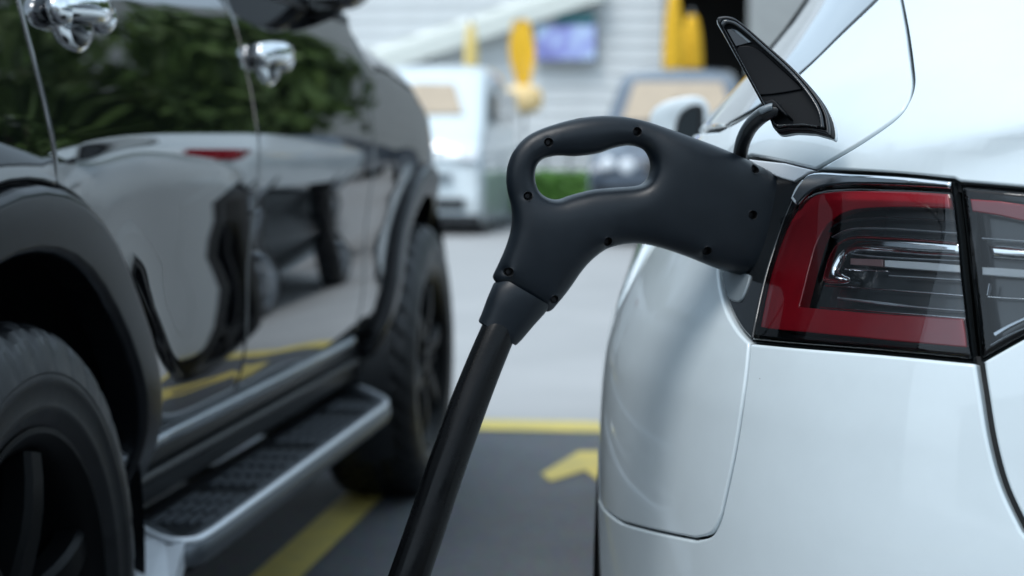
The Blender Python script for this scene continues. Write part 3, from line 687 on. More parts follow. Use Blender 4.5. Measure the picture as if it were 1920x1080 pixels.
# ------------------------------------------------------------------ charging connector
ga = R(15)
gO = np.array([.02, 1.845, .905]); g1 = np.array([math.cos(ga), math.sin(ga), 0.]); g2 = np.array([0, 0, 1.]); g3 = np.cross(g1, g2)   # g3 towards the camera
if g3 @ (CAM - gO) < 0: g3 = -g3
GP = lambda pts, n=0, closed=False: onplane(cr(pts, n, closed) if n else pts, gO, g3, g1, g2)
gun = root('charging_connector', 'black charging gun with loop handle and thick cable, plugged into the white car', 'charging connector', tuple(gO))
def inflate(name, outer, holes, free, mat, T, parent, small=(), grid=.005, both=True):
    """Solid grown from an outline: smooth rounded section, pinned to nothing at the outline, flat at the free edges."""
    rings = [.0006, .0016, .003, .005, .008]
    L = [resample(clean(outer if area(outer) > 0 else outer[::-1]), .0035)] + [resample(clean(h if area(h) < 0 else h[::-1]), .0035) for h in holes]
    SM = [resample(clean(h if area(h) < 0 else h[::-1]), .0012) for h in small]
    AL = L + SM; pts = []; edges = []; kind = []; loopid = []
    for li, p in enumerate(AL):
        k = len(pts); m = len(p); pts += list(p); edges += [(k + i, k + (i + 1) % m) for i in range(m)]
        kind += [1 if li < len(L) else 2] * m; loopid += [li] * m
    for off in rings:
        for p in L:
            q = p + inward(p) * off; ok = inside(q, AL) & (seg_dist(q, AL) > off * .9); pts += list(q[ok]); kind += [0] * ok.sum()
    for p in SM:
        for off in (.0012, .003):
            q = p + inward(p) * off; ok = inside(q, AL) & (seg_dist(q, AL) > off * .9); pts += list(q[ok]); kind += [0] * ok.sum()
    g = hexgrid(AL, grid, .0095 if rings else grid); g = g[seg_dist(g, SM) > .005] if SM else g
    pts += list(g); kind += [0] * len(g); pts = np.array(pts); kind = np.array(kind)
    Tm = triangulate(pts, edges, AL)
    n = len(pts)
    fm = np.zeros(n, bool)
    for a, b in free:
        a, b = np.array(a), np.array(b); ab = b - a; t = np.clip(((pts - a) @ ab) / (ab @ ab), 0, 1); fm |= np.linalg.norm(a + ab * t[:, None] - pts, axis=1) < 2e-4
    pin = (kind == 1) & ~fm
    # cotangent Laplacian, conjugate gradients for -lap(phi) = 1
    i, j, k = Tm.T; ar = np.abs(np.cross(pts[j] - pts[i], pts[k] - pts[i])) / 2 + 1e-14
    I = []; Jx = []; Wt = []
    for a, b, c in ((i, j, k), (j, k, i), (k, i, j)):
        va, vb = pts[a] - pts[c], pts[b] - pts[c]; ct = (va * vb).sum(1) / (2 * ar) / 2; I.append(a); Jx.append(b); Wt.append(ct)
    I = np.concatenate(I); Jx = np.concatenate(Jx); Wt = np.concatenate(Wt)
    rhs = np.bincount(np.concatenate([i, j, k]), np.concatenate([ar, ar, ar]) / 3, n); rhs[pin] = 0
    def A(x):
        x = np.where(pin, 0, x); d = Wt * (x[I] - x[Jx]); y = np.bincount(I, d, n) - np.bincount(Jx, d, n); return np.where(pin, 0, y)
    x = np.zeros(n); r = rhs - A(x); dg = np.bincount(I, Wt, n) + np.bincount(Jx, Wt, n); dg = np.where(np.abs(dg) > 1e-9, dg, 1); zc = r / dg; p = zc.copy(); rz = r @ zc
    for it in range(700):
        Ap = A(p); al = rz / (p @ Ap + 1e-30); x += al * p; r -= al * Ap; zc = r / dg; rn = r @ zc
        if rn < 1e-20: break
        p = zc + (rn / rz) * p; rz = rn
    s = np.sqrt(np.maximum(0, 2 * x)); t = s * T / (s ** 2.6 + T ** 2.6) ** (1 / 2.6)
    P0 = gO + pts[:, :1] * g1 + pts[:, 1:] * g2
    V = np.concatenate([P0 + g3 * t[:, None], P0 - g3 * t[:, None]])
    fn = np.cross(V[Tm[:, 1]] - V[Tm[:, 0]], V[Tm[:, 2]] - V[Tm[:, 0]]) @ g3; Tm[fn < 0] = Tm[fn < 0][:, ::-1]
    pinv = pin
    F = [list(a) for a in Tm] + [[(q if pinv[q] else q + n) for q in a[::-1]] for a in Tm]
    # close the free edges
    for a, b in edges:
        if kind[a] == 1 and fm[a] and fm[b]: F.append([a, b, b if pinv[b] else b + n, a if pinv[a] else a + n])
    F = [list(dict.fromkeys(f)) for f in F]; F = [f for f in F if len(f) > 2]
    o = obj(name, V, F, mat, parent)
    bm = bmesh.new(); bm.from_mesh(o.data); bmesh.ops.delete(bm, geom=[v for v in bm.verts if not v.link_faces], context='VERTS')
    for e in bm.edges:
        if len(e.link_faces) == 2 and e.calc_face_angle(0) > R(60): e.smooth = False
    bm.to_mesh(o.data); bm.free()
    return o, pts, t
body_px = np.concatenate([cr([(1470, 335), (1440, 320), (1400, 299), (1350, 277), (1300, 258), (1250, 240), (1210, 227), (1170, 219), (1130, 217), (1090, 221), (1050, 230), (1012, 243), (985, 258), (965, 280), (953, 306), (949, 335), (952, 362), (958, 385), (960, 410), (957, 436), (948, 465), (937, 490), (927, 510), (924, 520), (929, 529)], 4),
                          cr([(950, 542), (980, 560), (1008, 577), (1022, 584), (1032, 583), (1040, 576)], 4),
                          cr([(1052, 561), (1070, 537), (1090, 508), (1110, 486), (1135, 468), (1165, 459), (1200, 457), (1240, 465), (1290, 482), (1340, 502), (1376, 513), (1392, 515), (1402, 508)], 4)])
hole_px = [(1003, 335), (1006, 312), (1019, 298), (1045, 292), (1080, 293), (1120, 288), (1150, 278), (1180, 273), (1205, 280), (1218, 298), (1220, 318), (1212, 338), (1195, 348), (1150, 352), (1110, 356), (1070, 366), (1045, 374), (1025, 370), (1010, 357)]
scr = [(1025, 267), (1190, 247), (986, 367), (950, 508), (1035, 559), (1133, 451), (1315, 468), (1398, 401), (1405, 317)]
deep = {(1133, 451), (1315, 468), (1398, 401), (1405, 317), (1190, 247)}
HR = .0046
circ = lambda c, r, n=20: np.array([(c[0] + r * math.cos(2 * math.pi * k / n), c[1] + r * math.sin(2 * math.pi * k / n)) for k in range(n)])
sc2 = GP(scr); bo = GP(body_px); fr = [(bo[-1], bo[0])]
shell, gpts, gt_ = inflate('shell', bo, [GP(hole_px, 5, True)], fr, M_gun, .031, gun, [circ(c, HR) for c in sc2])
for c, p in zip(sc2, scr):
    dd = np.linalg.norm(gpts - c, axis=1); tt = gt_[dd < HR * 1.25].mean(); tmax = gt_[dd < HR * 1.25].max()
    base = gO + c[0] * g1 + c[1] * g2; dp_ = .014 if p in deep else .0085
    V = []; n = 20
    ring = circ(c, HR * 1.0, n)
    for k in range(n):
        j = np.argmin(np.linalg.norm(gpts - ring[k], axis=1)); V.append(gO + ring[k, 0] * g1 + ring[k, 1] * g2 + g3 * gt_[j])
    for k in range(n): V.append(gO + (c[0] + (ring[k, 0] - c[0]) * .95) * g1 + (c[1] + (ring[k, 1] - c[1]) * .95) * g2 + g3 * (tt - dp_))
    F = [(k, n + k, n + (k + 1) % n, (k + 1) % n) for k in range(n)] + [list(range(n, 2 * n))]
    ho = obj('screw_hole', V, F, M_hole, gun, smooth=False)
    mb = MB(); b0 = base + g3 * (tt - dp_ + .0002); mb.tube([b0, b0 + g3 * .0022, b0 + g3 * .0028], [.0031, .0030, .0024], 16)
    o = mb.build('screw', M_screw, ho, auto=30)
    MB().tube([b0 + g3 * .0026, b0 + g3 * .0030], [.0013, .0013], 6).build('screw_socket', M_hole, ho)
    # turned rim round the recess
    rp = [gO + (c[0] + (q[0] - c[0]) * 1.06) * g1 + (c[1] + (q[1] - c[1]) * 1.06) * g2 + g3 * (gt_[np.argmin(np.linalg.norm(gpts - q, axis=1))] - .0001) for q in np.vstack([ring, ring[:1]])]
    MB().tube(rp, .00035, 6, cap=False).build('hole_rim', M_gun, ho, smooth=True)
# nose going into the socket
nose_px = [(1457, 354), (1490, 364), (1515, 378), (1450, 526), (1428, 512), (1409, 492)]
npx = GP(nose_px)
inflate('nozzle', npx, [], [(npx[2], npx[3]), (npx[5], npx[0])], M_gloss, .017, gun)
# two-part seam round the shell edge
# strain relief collar and cable
def gpt(px, py, off=0): q = GP([(px, py)])[0]; return gO + q[0] * g1 + q[1] * g2 + g3 * off
def loft(name, secs, mat, parent, n=40, p=2.4):
    V = []
    for (ax, ay), (bx, by), th in secs:            # two silhouette points in the photograph + half thickness
        A_, B_ = gpt(ax, ay), gpt(bx, by); c = (A_ + B_) / 2; h = (B_ - A_) / 2
        for k in range(n):
            a = 2 * math.pi * k / n; ca, sa = math.cos(a), math.sin(a)
            V.append(c + h * np.sign(ca) * abs(ca) ** (2 / p) + g3 * th * np.sign(sa) * abs(sa) ** (2 / p))
    m = len(secs); F = [(i * n + k, i * n + (k + 1) % n, (i + 1) * n + (k + 1) % n, (i + 1) * n + k) for i in range(m - 1) for k in range(n)] + [list(range(n)), [(m - 1) * n + k for k in range(n)]]
    return MB().add(V, F).build(name, mat, parent, auto=35)
loft('collar', [((941, 520), (1031, 573), .022), ((926, 532), (1020, 588), .0235), ((914, 560), (1000, 610), .0225), ((903, 590), (978, 636), .0215), ((898, 601), (969, 645), .0210), ((899, 605), (966, 647), .0196), ((903, 604), (962, 642), .019)], M_gun, gun)
cpx = [(948, 592), (931, 632), (908, 690), (884, 755), (860, 825), (835, 900), (808, 985), (778, 1075)]
hw = [33, 34, 35, 36, 36.5, 37, 37.5, 38]
cp = np.array([gpt(*p) for p in cpx]); cp = cp + np.array([0, -1, 0])[None] * np.linspace(0, .05, len(cp))[:, None] ** 1.0
rad = np.array([h / FPX * ((c - CAM) @ FW) for h, c in zip(hw, cp)])
ext = np.array([cp[-1] + [-.019, -.008, -.055], cp[-1] + [-.042, -.018, -.12], cp[-1] + [-.075, -.034, -.20], cp[-1] + [-.12, -.06, -.30], cp[-1] + [-.18, -.09, -.42], cp[-1] + [-.26, -.13, -.535]])
ext = np.vstack([ext, [[-.42, 1.20, .022], [-.55, .9, .021], [-.50, .5, .021], [-.35, .1, .021], [-.3, -.8, .021], [-.9, -2.2, .021]]])
allp = cr(np.vstack([cp, ext]), 10); rr_ = np.interp(np.linspace(0, 1, len(allp)), np.linspace(0, 1, len(rad) + len(ext)), np.concatenate([rad, [.0205] * len(ext)]))
allp[:, 2] = np.maximum(allp[:, 2], .0215)
cb = MB(); cb.tube(allp, rr_, 40)
Vc = np.array(cb.V).reshape(len(allp), 40, 3); th_ = np.linspace(0, 2 * math.pi, 40, endpoint=False)
for i in range(len(allp)):                    # the sheath is slightly pinched in long folds
    s_ = i / 10.0; f_ = 1 - .025 * np.exp(-((np.mod(th_ - .5 - .12 * s_ + math.pi, 2 * math.pi) - math.pi) / .16) ** 2) + .012 * np.cos(2 * th_ + .5 * s_) - .022 * np.exp(-((np.mod(th_ + 1.1 - .2 * s_ + math.pi, 2 * math.pi) - math.pi) / .2) ** 2)
    Vc[i] = allp[i] + (Vc[i] - allp[i]) * f_[:, None]
cb.V = [tuple(v) for v in Vc.reshape(-1, 3)]
cb.build('cable', M_cable, gun, smooth=True)
# ------------------------------------------------------------------ the black off-roader
SX = -1.80
suv = root('black_suv', 'glossy black off-road wagon with side step parked beside the white car', 'car', (SX, 3.4, 0))
fXs = spl([.30, .45, .52, .58, .66, .76, .86, .94, .99, 1.05, 1.12, 1.20, 1.26, 1.40, 1.60, 1.72, 1.78],
          [-.985, -.95, -.915, -.893, -.883, -.882, -.872, -.860, -.857, -.862, -.872, -.886, -.906, -.965, -1.06, -1.15, -1.35])
Y1, Y2, ZS, RS = 2.06, 4.95, .385, .505
def sv(q):
    y, z = q[:, 0], q[:, 1]; x = fXs(z)
    x = x - .020 * ((y - 3.2) / 1.6) ** 2 * (np.abs(y - 3.2) < 9)
    x = x - .42 * np.clip((y - 5.05) / .62, 0, 1) ** 2.4 - .25 * np.clip((1.55 - y) / .6, 0, 1) ** 3
    for yw in (Y1, Y2):
        rr = np.hypot(y - yw, z - ZS); x = x + .012 * np.exp(-((rr - .50) / .12) ** 2) * (z > .3)
    ztop = np.interp(y, [4.2, 4.6, 4.9, 5.2, 5.4, 5.55, 5.7], [1.26, 1.25, 1.225, 1.14, 1.03, .90, .78])   # bonnet edge rolls over
    over = np.clip((z - (ztop - .10)) / .10, 0, 2) * (y > 4.15) * np.clip((y - 4.15) / .2, 0, 1)
    x = x - .055 * over ** 2.2
    return np.stack([x, y, z], -1)
svN = with_normals(sv, (SX - .4, 3.3, .8))
KS = dict(step=.025, grid=.035, gap=.0028, r=.006, flange=.010, skirt=.02)
arc = lambda yw, r, a0, a1, n=24: np.array([(yw + r * math.cos(R(a)), ZS + r * math.sin(R(a))) for a in np.linspace(a0, a1, n)])
RO = RS + .055
ZB = 1.29                                      # window line
hnd = {}
rd = J([(2.10, ZB), (2.125, 1.15), (2.145, 1.05), (2.155, .98), (2.158, ZS + math.sqrt(RO ** 2 - .098 ** 2))], arc(Y1, RO, 79, 20, 16), [(2.62, .535), (3.10, .53), (3.115, .7), (3.12, .95), (3.105, 1.1), (3.06, ZB)])
fd = J([(3.06, ZB), (3.105, 1.1), (3.12, .95), (3.115, .7), (3.10, .53), (4.12, .53), (4.16, .62), (4.18, .8), (4.18, 1.0), (4.17, ZB)])
ff = J([(4.17, 1.262), (4.18, 1.0), (4.18, .8), (4.16, .62), (4.13, .54)], [(4.40, .52)], arc(Y2, RO, 166, 8, 26), [(5.62, .5), (5.69, .68), (5.60, .87), (5.47, .995), (5.30, 1.10), (5.1, 1.175), (4.9, 1.225), (4.6, 1.25), (4.35, 1.26)])
rq = J([(1.0, .45), (1.42, .42)], arc(Y1, RO, 176, 79, 20), [(2.155, .98), (2.145, 1.05), (2.125, 1.15), (2.10, ZB), (1.02, ZB)])
sp = {}
for nm, lp in (('rear_door', rd), ('front_door', fd), ('front_fender', ff), ('rear_quarter', rq)):
    sp[nm] = patch(nm, lp, svN, M_black, suv, **KS)
# flared arches
def flare(yw, a0, a1):
    lp = J(arc(yw, RO - .002, a0, a1), arc(yw, RS - .03, a1, a0))
    return patch('wheel_arch_flare', lp, svN, M_flare, suv, gap=0, r=.014, step=.02, grid=.02, dep=-.022, skirt=.06)
fl_ = [flare(Y1, 176, 8), flare(Y2, 172, 4)]
for yw in (Y1, Y2):                             # liners
    mb = MB(); n = 40; V = []
    for xx, rr in ((-.885, RS - .02), (-.93, RS + .01), (-1.22, RS + .01), (-1.25, .1)):
        for k in range(n + 1):
            a = R(-25 + 230 * k / n); V.append((xx, yw + rr * math.cos(a), ZS + rr * math.sin(a)))
    m = n + 1; F = [(i * m + k, i * m + k + 1, (i + 1) * m + k + 1, (i + 1) * m + k) for i in range(3) for k in range(n)]
    o = mb.add(V, F).build('wheel_liner', M_trim, suv, smooth=True); fl_.append(o)
# windows and pillars
wr = [(2.06, ZB + .012), (3.02, ZB + .012), (2.98, 1.66), (2.20, 1.66)]
wf = [(3.10, ZB + .012), (4.12, ZB + .012), (3.97, 1.38), (3.55, 1.66), (3.06, 1.66)]
wq = [(1.15, ZB + .03), (1.98, ZB + .012), (2.10, 1.66), (1.25, 1.64)]
upf = patch('window_surround', [np.array([(1.0, ZB), (4.2, ZB), (4.04, 1.38), (3.58, 1.70), (1.1, 1.70)], float)] + [np.array(a) for a in (wr, wf, wq)], svN, M_black, suv, **dict(KS, step=.05, grid=.08))
sp['up'] = upf
for a in (wr, wf, wq): sp['g%d' % len(sp)] = patch('side_window', np.array(a), svN, M_glass, suv, gap=.001, r=.003, step=.05, grid=.08, dep=.006, skirt=.01)
bm_ = J([(2.06, ZB - .004), (4.16, ZB - .004), (4.155, ZB + .016), (2.06, ZB + .016)])
sp['belt'] = patch('belt_moulding', bm_, svN, M_trim, suv, gap=0, r=.004, step=.04, grid=.03, dep=-.006, skirt=.012)
# chrome sill strip and rocker
sill = J([(2.47, .512), (4.16, .512), (4.17, .533), (2.50, .533)])
sp['sill'] = patch('sill_strip', sill, svN, M_satin, suv, gap=0, r=.004, step=.04, grid=.03, dep=-.008, skirt=.02)
rock = MB().box(-1.12, -.955, 2.35, 4.42, .40, .506, .02).build('rocker', M_trim, suv, auto=30)
r2 = MB().tube([(-.945, 2.5, .455), (-.945, 3.4, .455), (-.945, 4.3, .455)], .011, 12).build('rocker_ridge', M_trim, suv, auto=40)
for k in list(sp): mirror_copy(sp[k], SX, suv)
for o in fl_ + [rock, r2]: mirror_copy(o, SX, suv)
# bonnet, nose, roof, tail, core
def loftY(name, rows, mat, parent, auto=30):
    V = [p for r in rows for p in r]; m = len(rows[0])
    F = [(i * m + k, i * m + k + 1, (i + 1) * m + k + 1, (i + 1) * m + k) for i in range(len(rows) - 1) for k in range(m - 1)]
    return MB().add(V, F).build(name, mat, parent, auto=auto)
def sect(y, zt, xe, n=13, crown=.05, drop=.03):
    return [(SX + t * (abs(SX) - abs(xe)), y, zt + crown * (1 - t * t) - drop * abs(t) ** 8) for t in np.linspace(-1, 1, n)]
bon = []
for y in (4.1, 4.35, 4.6, 4.9, 5.1, 5.3, 5.47, 5.6, 5.68):
    zt_ = np.interp(y, [4.1, 4.35, 4.6, 4.9, 5.1, 5.3, 5.47, 5.6, 5.69], [1.247, 1.247, 1.247, 1.227, 1.177, 1.102, .997, .872, .685])
    xe = sv(np.array([[y, zt_]]))[0][0]; bon.append(sect(y, zt_ - .004, xe, crown=.05 if y < 5.5 else .02, drop=.0))
loftY('bonnet', bon, M_black, suv, 45)
nosr = [[(SX + t * (.93 - .42 - .25 * abs(t) ** 3 + .23), 5.69 + .16 * (1 - abs(t) ** 3) - .03 * j, z) for t in np.linspace(-1, 1, 15)] for j, z in enumerate((.9, .75, .6, .45, .33))]
loftY('front_bumper', nosr, M_trim, suv, 45)
roof = [sect(y, z, -1.13, crown=.07, drop=.02) for y, z in ((1.05, 1.60), (1.2, 1.69), (1.8, 1.73), (2.6, 1.74), (3.3, 1.725), (3.6, 1.69))]
loftY('roof', roof, M_black, suv, 45)
wsn = [sect(y, z, x, crown=.04, drop=0) for y, z, x in ((3.6, 1.69, -1.13), (3.85, 1.50, -1.03), (4.1, 1.32, -.95), (4.2, 1.262, -.93))]
loftY('windscreen', wsn, M_glass, suv, 45)
tl_ = [[(SX + t * hw2, yb - .07 * (1 - abs(t) ** 4), z) for t in np.linspace(-1, 1, 11)] for z, hw2, yb in ((.42, .70, 1.03), (.6, .735, .985), (.8, .745, .98), (1.0, .745, 1.0), (1.24, .70, 1.02), (1.28, .69, 1.03), (1.45, .65, 1.06), (1.64, .60, 1.12))]
loftY('tailgate', tl_, M_black, suv, 45)
MB().box(-2.5, -1.06, 1.05, 5.55, .52, 1.20).box(-2.34, -1.26, 1.05, 5.6, .34, .52).build('underbody', M_seal, suv)
# wheels
for y in (Y1, Y2):
    for sd, x in ((1, -.985), (-1, 2 * SX + .985)): wheel('wheel', suv, (x, y, ZS), .386, .262, .245, sd, M_rimb, 6, False)
# door handles
def handle(y0, zc, door):
    e = bpy.data.objects.new('door_handle', None); COL.objects.link(e); e.parent = door; e['label'] = 'chrome pull handle'
    xb = sv(np.array([[y0 + .11, zc]]))[0][0]
    ys = np.linspace(0, 1, 15); bow = np.sin(np.pi * np.clip(ys, 0, 1)) ** .55
    path = [(xb + .003 + .030 * b, y0 + .03 + .175 * t, zc + .012 + .004 * math.sin(t * 3)) for t, b in zip(ys, bow)]
    MB().tube(path, .017 + .005 * bow, 18, ry=.012 + .002 * bow, upv=(0, 0, 1)).build('grip', M_chrome, e, smooth=True)
    MB().ball((xb + .003, y0 + .115, zc - .010), (.016, .062, .036), 28, 16).build('cup', M_chrome, e, smooth=True)
    MB().ball((xb + .012, y0 + .115, zc - .014), (.012, .042, .024), 24, 12).build('cup_hollow', M_gloss, e, smooth=True)
    MB().ball((xb + .012, y0 + .195, zc + .008), (.020, .034, .024), 22, 14).build('lock_cap', M_chrome, e, smooth=True)
    MB().ball((xb + .012, y0 + .045, zc + .008), (.018, .030, .022), 22, 14).build('front_cap', M_chrome, e, smooth=True)
handle(2.17, 1.160, sp['rear_door']); handle(3.13, 1.150, sp['front_door'])
# door mirror
dm = bpy.data.objects.new('door_mirror', None); COL.objects.link(dm); dm.parent = suv
mb = MB(); mb.ball((-.872, 3.76, 1.395), (.098, .08, .110), 32, 18, 3.0); mb.build('mirror_shell', M_black, dm, smooth=True)
MB().tube([(-.96, 3.86, 1.30), (-.92, 3.82, 1.30), (-.87, 3.77, 1.32)], [.05, .042, .05], 16, ry=[.035, .028, .03]).build('mirror_foot', M_trim, dm, smooth=True)
g = [(-.872 + .086 * np.sign(math.cos(a)) * abs(math.cos(a)) ** .6, 3.675, 1.395 + .092 * np.sign(math.sin(a)) * abs(math.sin(a)) ** .6) for a in np.linspace(0, 2 * math.pi, 32, endpoint=False)]
MB().add(g, [list(range(32))]).build('mirror_glass', M_glass, dm)
# side step
stp = bpy.data.objects.new('side_step', None); COL.objects.link(stp); stp.parent = suv; stp['label'] = 'silver-edged side step with ribbed tread'
ZT = .375
outl = cr([(-.965, 2.74), (-.935, 2.705), (-.885, 2.645), (-.850, 2.63), (-.838, 2.67), (-.836, 2.9), (-.836, 3.5), (-.836, 4.0), (-.840, 4.12), (-.862, 4.20), (-.91, 4.30), (-.965, 4.40)], 5)
t_ = np.gradient(outl, axis=0); t_ /= np.linalg.norm(t_, axis=1)[:, None]; nrm = np.stack([-t_[:, 1], t_[:, 0]], 1)
mb = MB(); prof = [(-.004, -.042), (.016, -.038), (.022, -.024), (.020, -.006), (.010, .004), (-.006, .006), (-.018, .002), (-.020, -.01)]
V = []
for (x, y), (nx, ny) in zip(outl, nrm):
    for o_, dz in prof: V.append((x - nx * o_, y - ny * o_, ZT + dz))
m = len(prof); F = [(i * m + k, i * m + (k + 1) % m, (i + 1) * m + (k + 1) % m, (i + 1) * m + k) for i in range(len(outl) - 1) for k in range(m)] + [list(range(m)), [(len(outl) - 1) * m + k for k in range(m)]]
mb.add(V, F).build('step_edge', M_edge, stp, auto=50)
MB().tube([(x - nx * .012, y - ny * .012, ZT + .003) for (x, y), (nx, ny) in zip(outl, nrm)], .0055, 10, ry=.007).build('step_trim', M_silver, stp, smooth=True)
dk = list(outl) + [(-1.0, 4.40), (-1.0, 2.74)]
MB().prism(dk, lambda p, t: (p[0], p[1], ZT + t), -.05, -.004).build('step_deck', M_trim, stp)
ec = [(-.965, 2.735, ZT + .002), (-.935, 2.70, ZT + .004), (-.885, 2.640, ZT + .005), (-.845, 2.615, ZT + .003), (-.832, 2.50, ZT - .05), (-.86, 2.42, ZT - .08), (-.975, 2.40, ZT - .075), (-.985, 2.6, ZT - .02)]
MB().add(ec, [list(range(8))]).add([(a, b, c - .04) for a, b, c in ec], [list(range(8))[::-1]]).add(ec + [(a, b, c - .04) for a, b, c in ec], [(i, (i + 1) % 8, 8 + (i + 1) % 8, 8 + i) for i in range(8)]).build('step_end_cap', M_silver, stp)
M_rib = pbr('step_rib_rubber', (.045, .052, .06), .5)
base_rib = None
for bi, (ya, yb) in enumerate(((2.76, 3.02), (3.09, 3.48), (3.56, 3.95), (4.02, 4.16))):
    for ri in range(5):
        x = -.862 - .021 * ri; nseg = max(2, int((yb - ya) / .085)); 
        for k in range(nseg):
            y = ya + (yb - ya) * k / nseg
            if base_rib is None:
                base_rib = MB().box(-.006, .006, -.036, .036, -.003, .004, .002).build('tread_rib', M_rib, None, auto=30); o = base_rib
            else: o = base_rib.copy(); COL.objects.link(o)
            o.parent = stp; o.location = Vector((x, y + .03, ZT - .001)) - Vector(origin(suv))
for y in (2.9, 3.5, 4.1): MB().box(-1.2, -.86, y - .02, y + .02, ZT - .075, ZT - .045, .006).build('step_bracket', M_trim, stp)
# ------------------------------------------------------------------ background: shop front
M_side = pbr('pale_siding', (.62, .65, .66), .6, var=.06, vscale=3)
M_wallw = pbr('white_render', (.70, .73, .75), .7, var=.05, vscale=2)
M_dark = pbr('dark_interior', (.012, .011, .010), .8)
M_ylw = pbr('yellow_cloth', (.80, .46, .02), .8, var=.12, vscale=8)
M_ylw2 = pbr('pale_yellow_cloth', (.80, .62, .22), .8, var=.12, vscale=8)
M_beam = pbr('pale_awning', (.66, .70, .66), .6, var=.05)
M_metal = pbr('grey_metal', (.25, .27, .28), .5)
YB = 28.0
shop = root('shop_building', 'pale clapboard shop front with a dark doorway across the lane', 'building', (-6, YB, 0))
gx = lambda px, Y: (px - VPX) * Y / FPX
gz = lambda py, Y: CAMZ + (HZ - py) * Y / FPX
x0, x1 = -26., gx(1243, YB)
MB().box(x0, x1, YB + .05, YB + 6, 0, 7.5).build('wall', M_wallw, shop)
bd = None
for k in range(30):
    z = .25 + k * .215
    if bd is None: bd = MB().add([(x0, YB + .05, 0), (x1, YB + .05, 0), (x1, YB - .02, .0), (x0, YB - .02, .0), (x0, YB + .02, .205), (x1, YB + .02, .205), (x1, YB + .05, .205), (x0, YB + .05, .205)], [(0, 1, 2, 3), (3, 2, 5, 4), (4, 5, 6, 7), (1, 6, 5, 2), (0, 3, 4, 7)]).build('siding_board', M_side, shop); o = bd
    else: o = bd.copy(); COL.objects.link(o)
    o.location.z = z
xd = gx(1400, YB)
MB().box(x1, x1 + .16, YB - .12, YB + .1, 0, 7.5).build('corner_post', M_metal, shop)
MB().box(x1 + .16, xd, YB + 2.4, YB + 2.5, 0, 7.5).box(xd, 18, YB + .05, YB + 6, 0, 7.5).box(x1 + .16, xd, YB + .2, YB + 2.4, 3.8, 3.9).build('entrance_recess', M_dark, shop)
MB().box(xd, 18, YB - .1, YB + .04, 0, 7.5).build('side_wall', pbr('grey_wall', (.33, .35, .35), .8, var=.1), shop)
a, b = (gx(955, YB - .9), gz(78, YB - .9)), (gx(1128, YB - .9), gz(-4, YB - .9))
mb = MB(); mb.add([(a[0] - 3.4, YB - .02, a[1] - .75), (b[0], YB - .02, b[1] + .1), (b[0], YB - .35, b[1]), (a[0] - 3.4, YB - .35, a[1] - .85), (a[0] - 3.4, YB - .02, a[1] - .4), (b[0], YB - .02, b[1] + .45), (b[0], YB - .35, b[1] + .3), (a[0] - 3.4, YB - .35, a[1] - .55)], [(0, 1, 2, 3), (7, 6, 5, 4), (3, 2, 6, 7), (1, 5, 6, 2), (0, 3, 7, 4)])
mb.build('awning', M_beam, shop)
MB().box(gx(748, YB), gx(812, YB), YB - .14, YB - .03, gz(113, YB), gz(88, YB), .02).build('wall_box', M_metal, shop)  # plain grey box on the siding
scn = root('display_screen', 'bluish-violet display screen hung on the clapboard wall', 'screen', (gx(1062, YB - .2), YB - .2, gz(115, YB)))
ys = YB - .16
MB().box(gx(1003, ys), gx(1122, ys), ys - .06, ys + .06, gz(118, ys), gz(24, ys), .02).build('screen_case', M_metal, scn)
sm = bpy.data.materials.new('screen_picture'); sm.use_nodes = True; t = sm.node_tree; b_ = t.nodes['Principled BSDF']
tcn = t.nodes.new('ShaderNodeTexCoord'); n_ = t.nodes.new('ShaderNodeTexNoise'); n_.inputs['Scale'].default_value = 2.6; cr_ = t.nodes.new('ShaderNodeValToRGB')
for i, (p_, c_) in enumerate(((.3, (.10, .10, .30)), (.48, (.26, .30, .62)), (.6, (.42, .55, .75)), (.75, (.05, .30, .34)))):
    el = cr_.color_ramp.elements[i] if i < 2 else cr_.color_ramp.elements.new(p_)
    el.position = p_; el.color = (*c_, 1)
t.links.new(tcn.outputs['Object'], n_.inputs['Vector']); t.links.new(n_.outputs['Fac'], cr_.inputs[0]); t.links.new(cr_.outputs[0], b_.inputs['Base Color'])
t.links.new(cr_.outputs[0], b_.inputs['Emission Color']); b_.inputs['Emission Strength'].default_value = .12; b_.inputs['Roughness'].default_value = .2
MB().box(gx(1008, ys), gx(1118, ys), ys - .085, ys - .062, gz(113, ys), gz(50, ys)).build('screen_panel', sm, scn)
MB().box(gx(1045, ys), gx(1116, ys), ys - .083, ys - .062, gz(47, ys), gz(28, ys)).build('screen_header', pbr('teal_header', (.02, .14, .16), .3), scn)
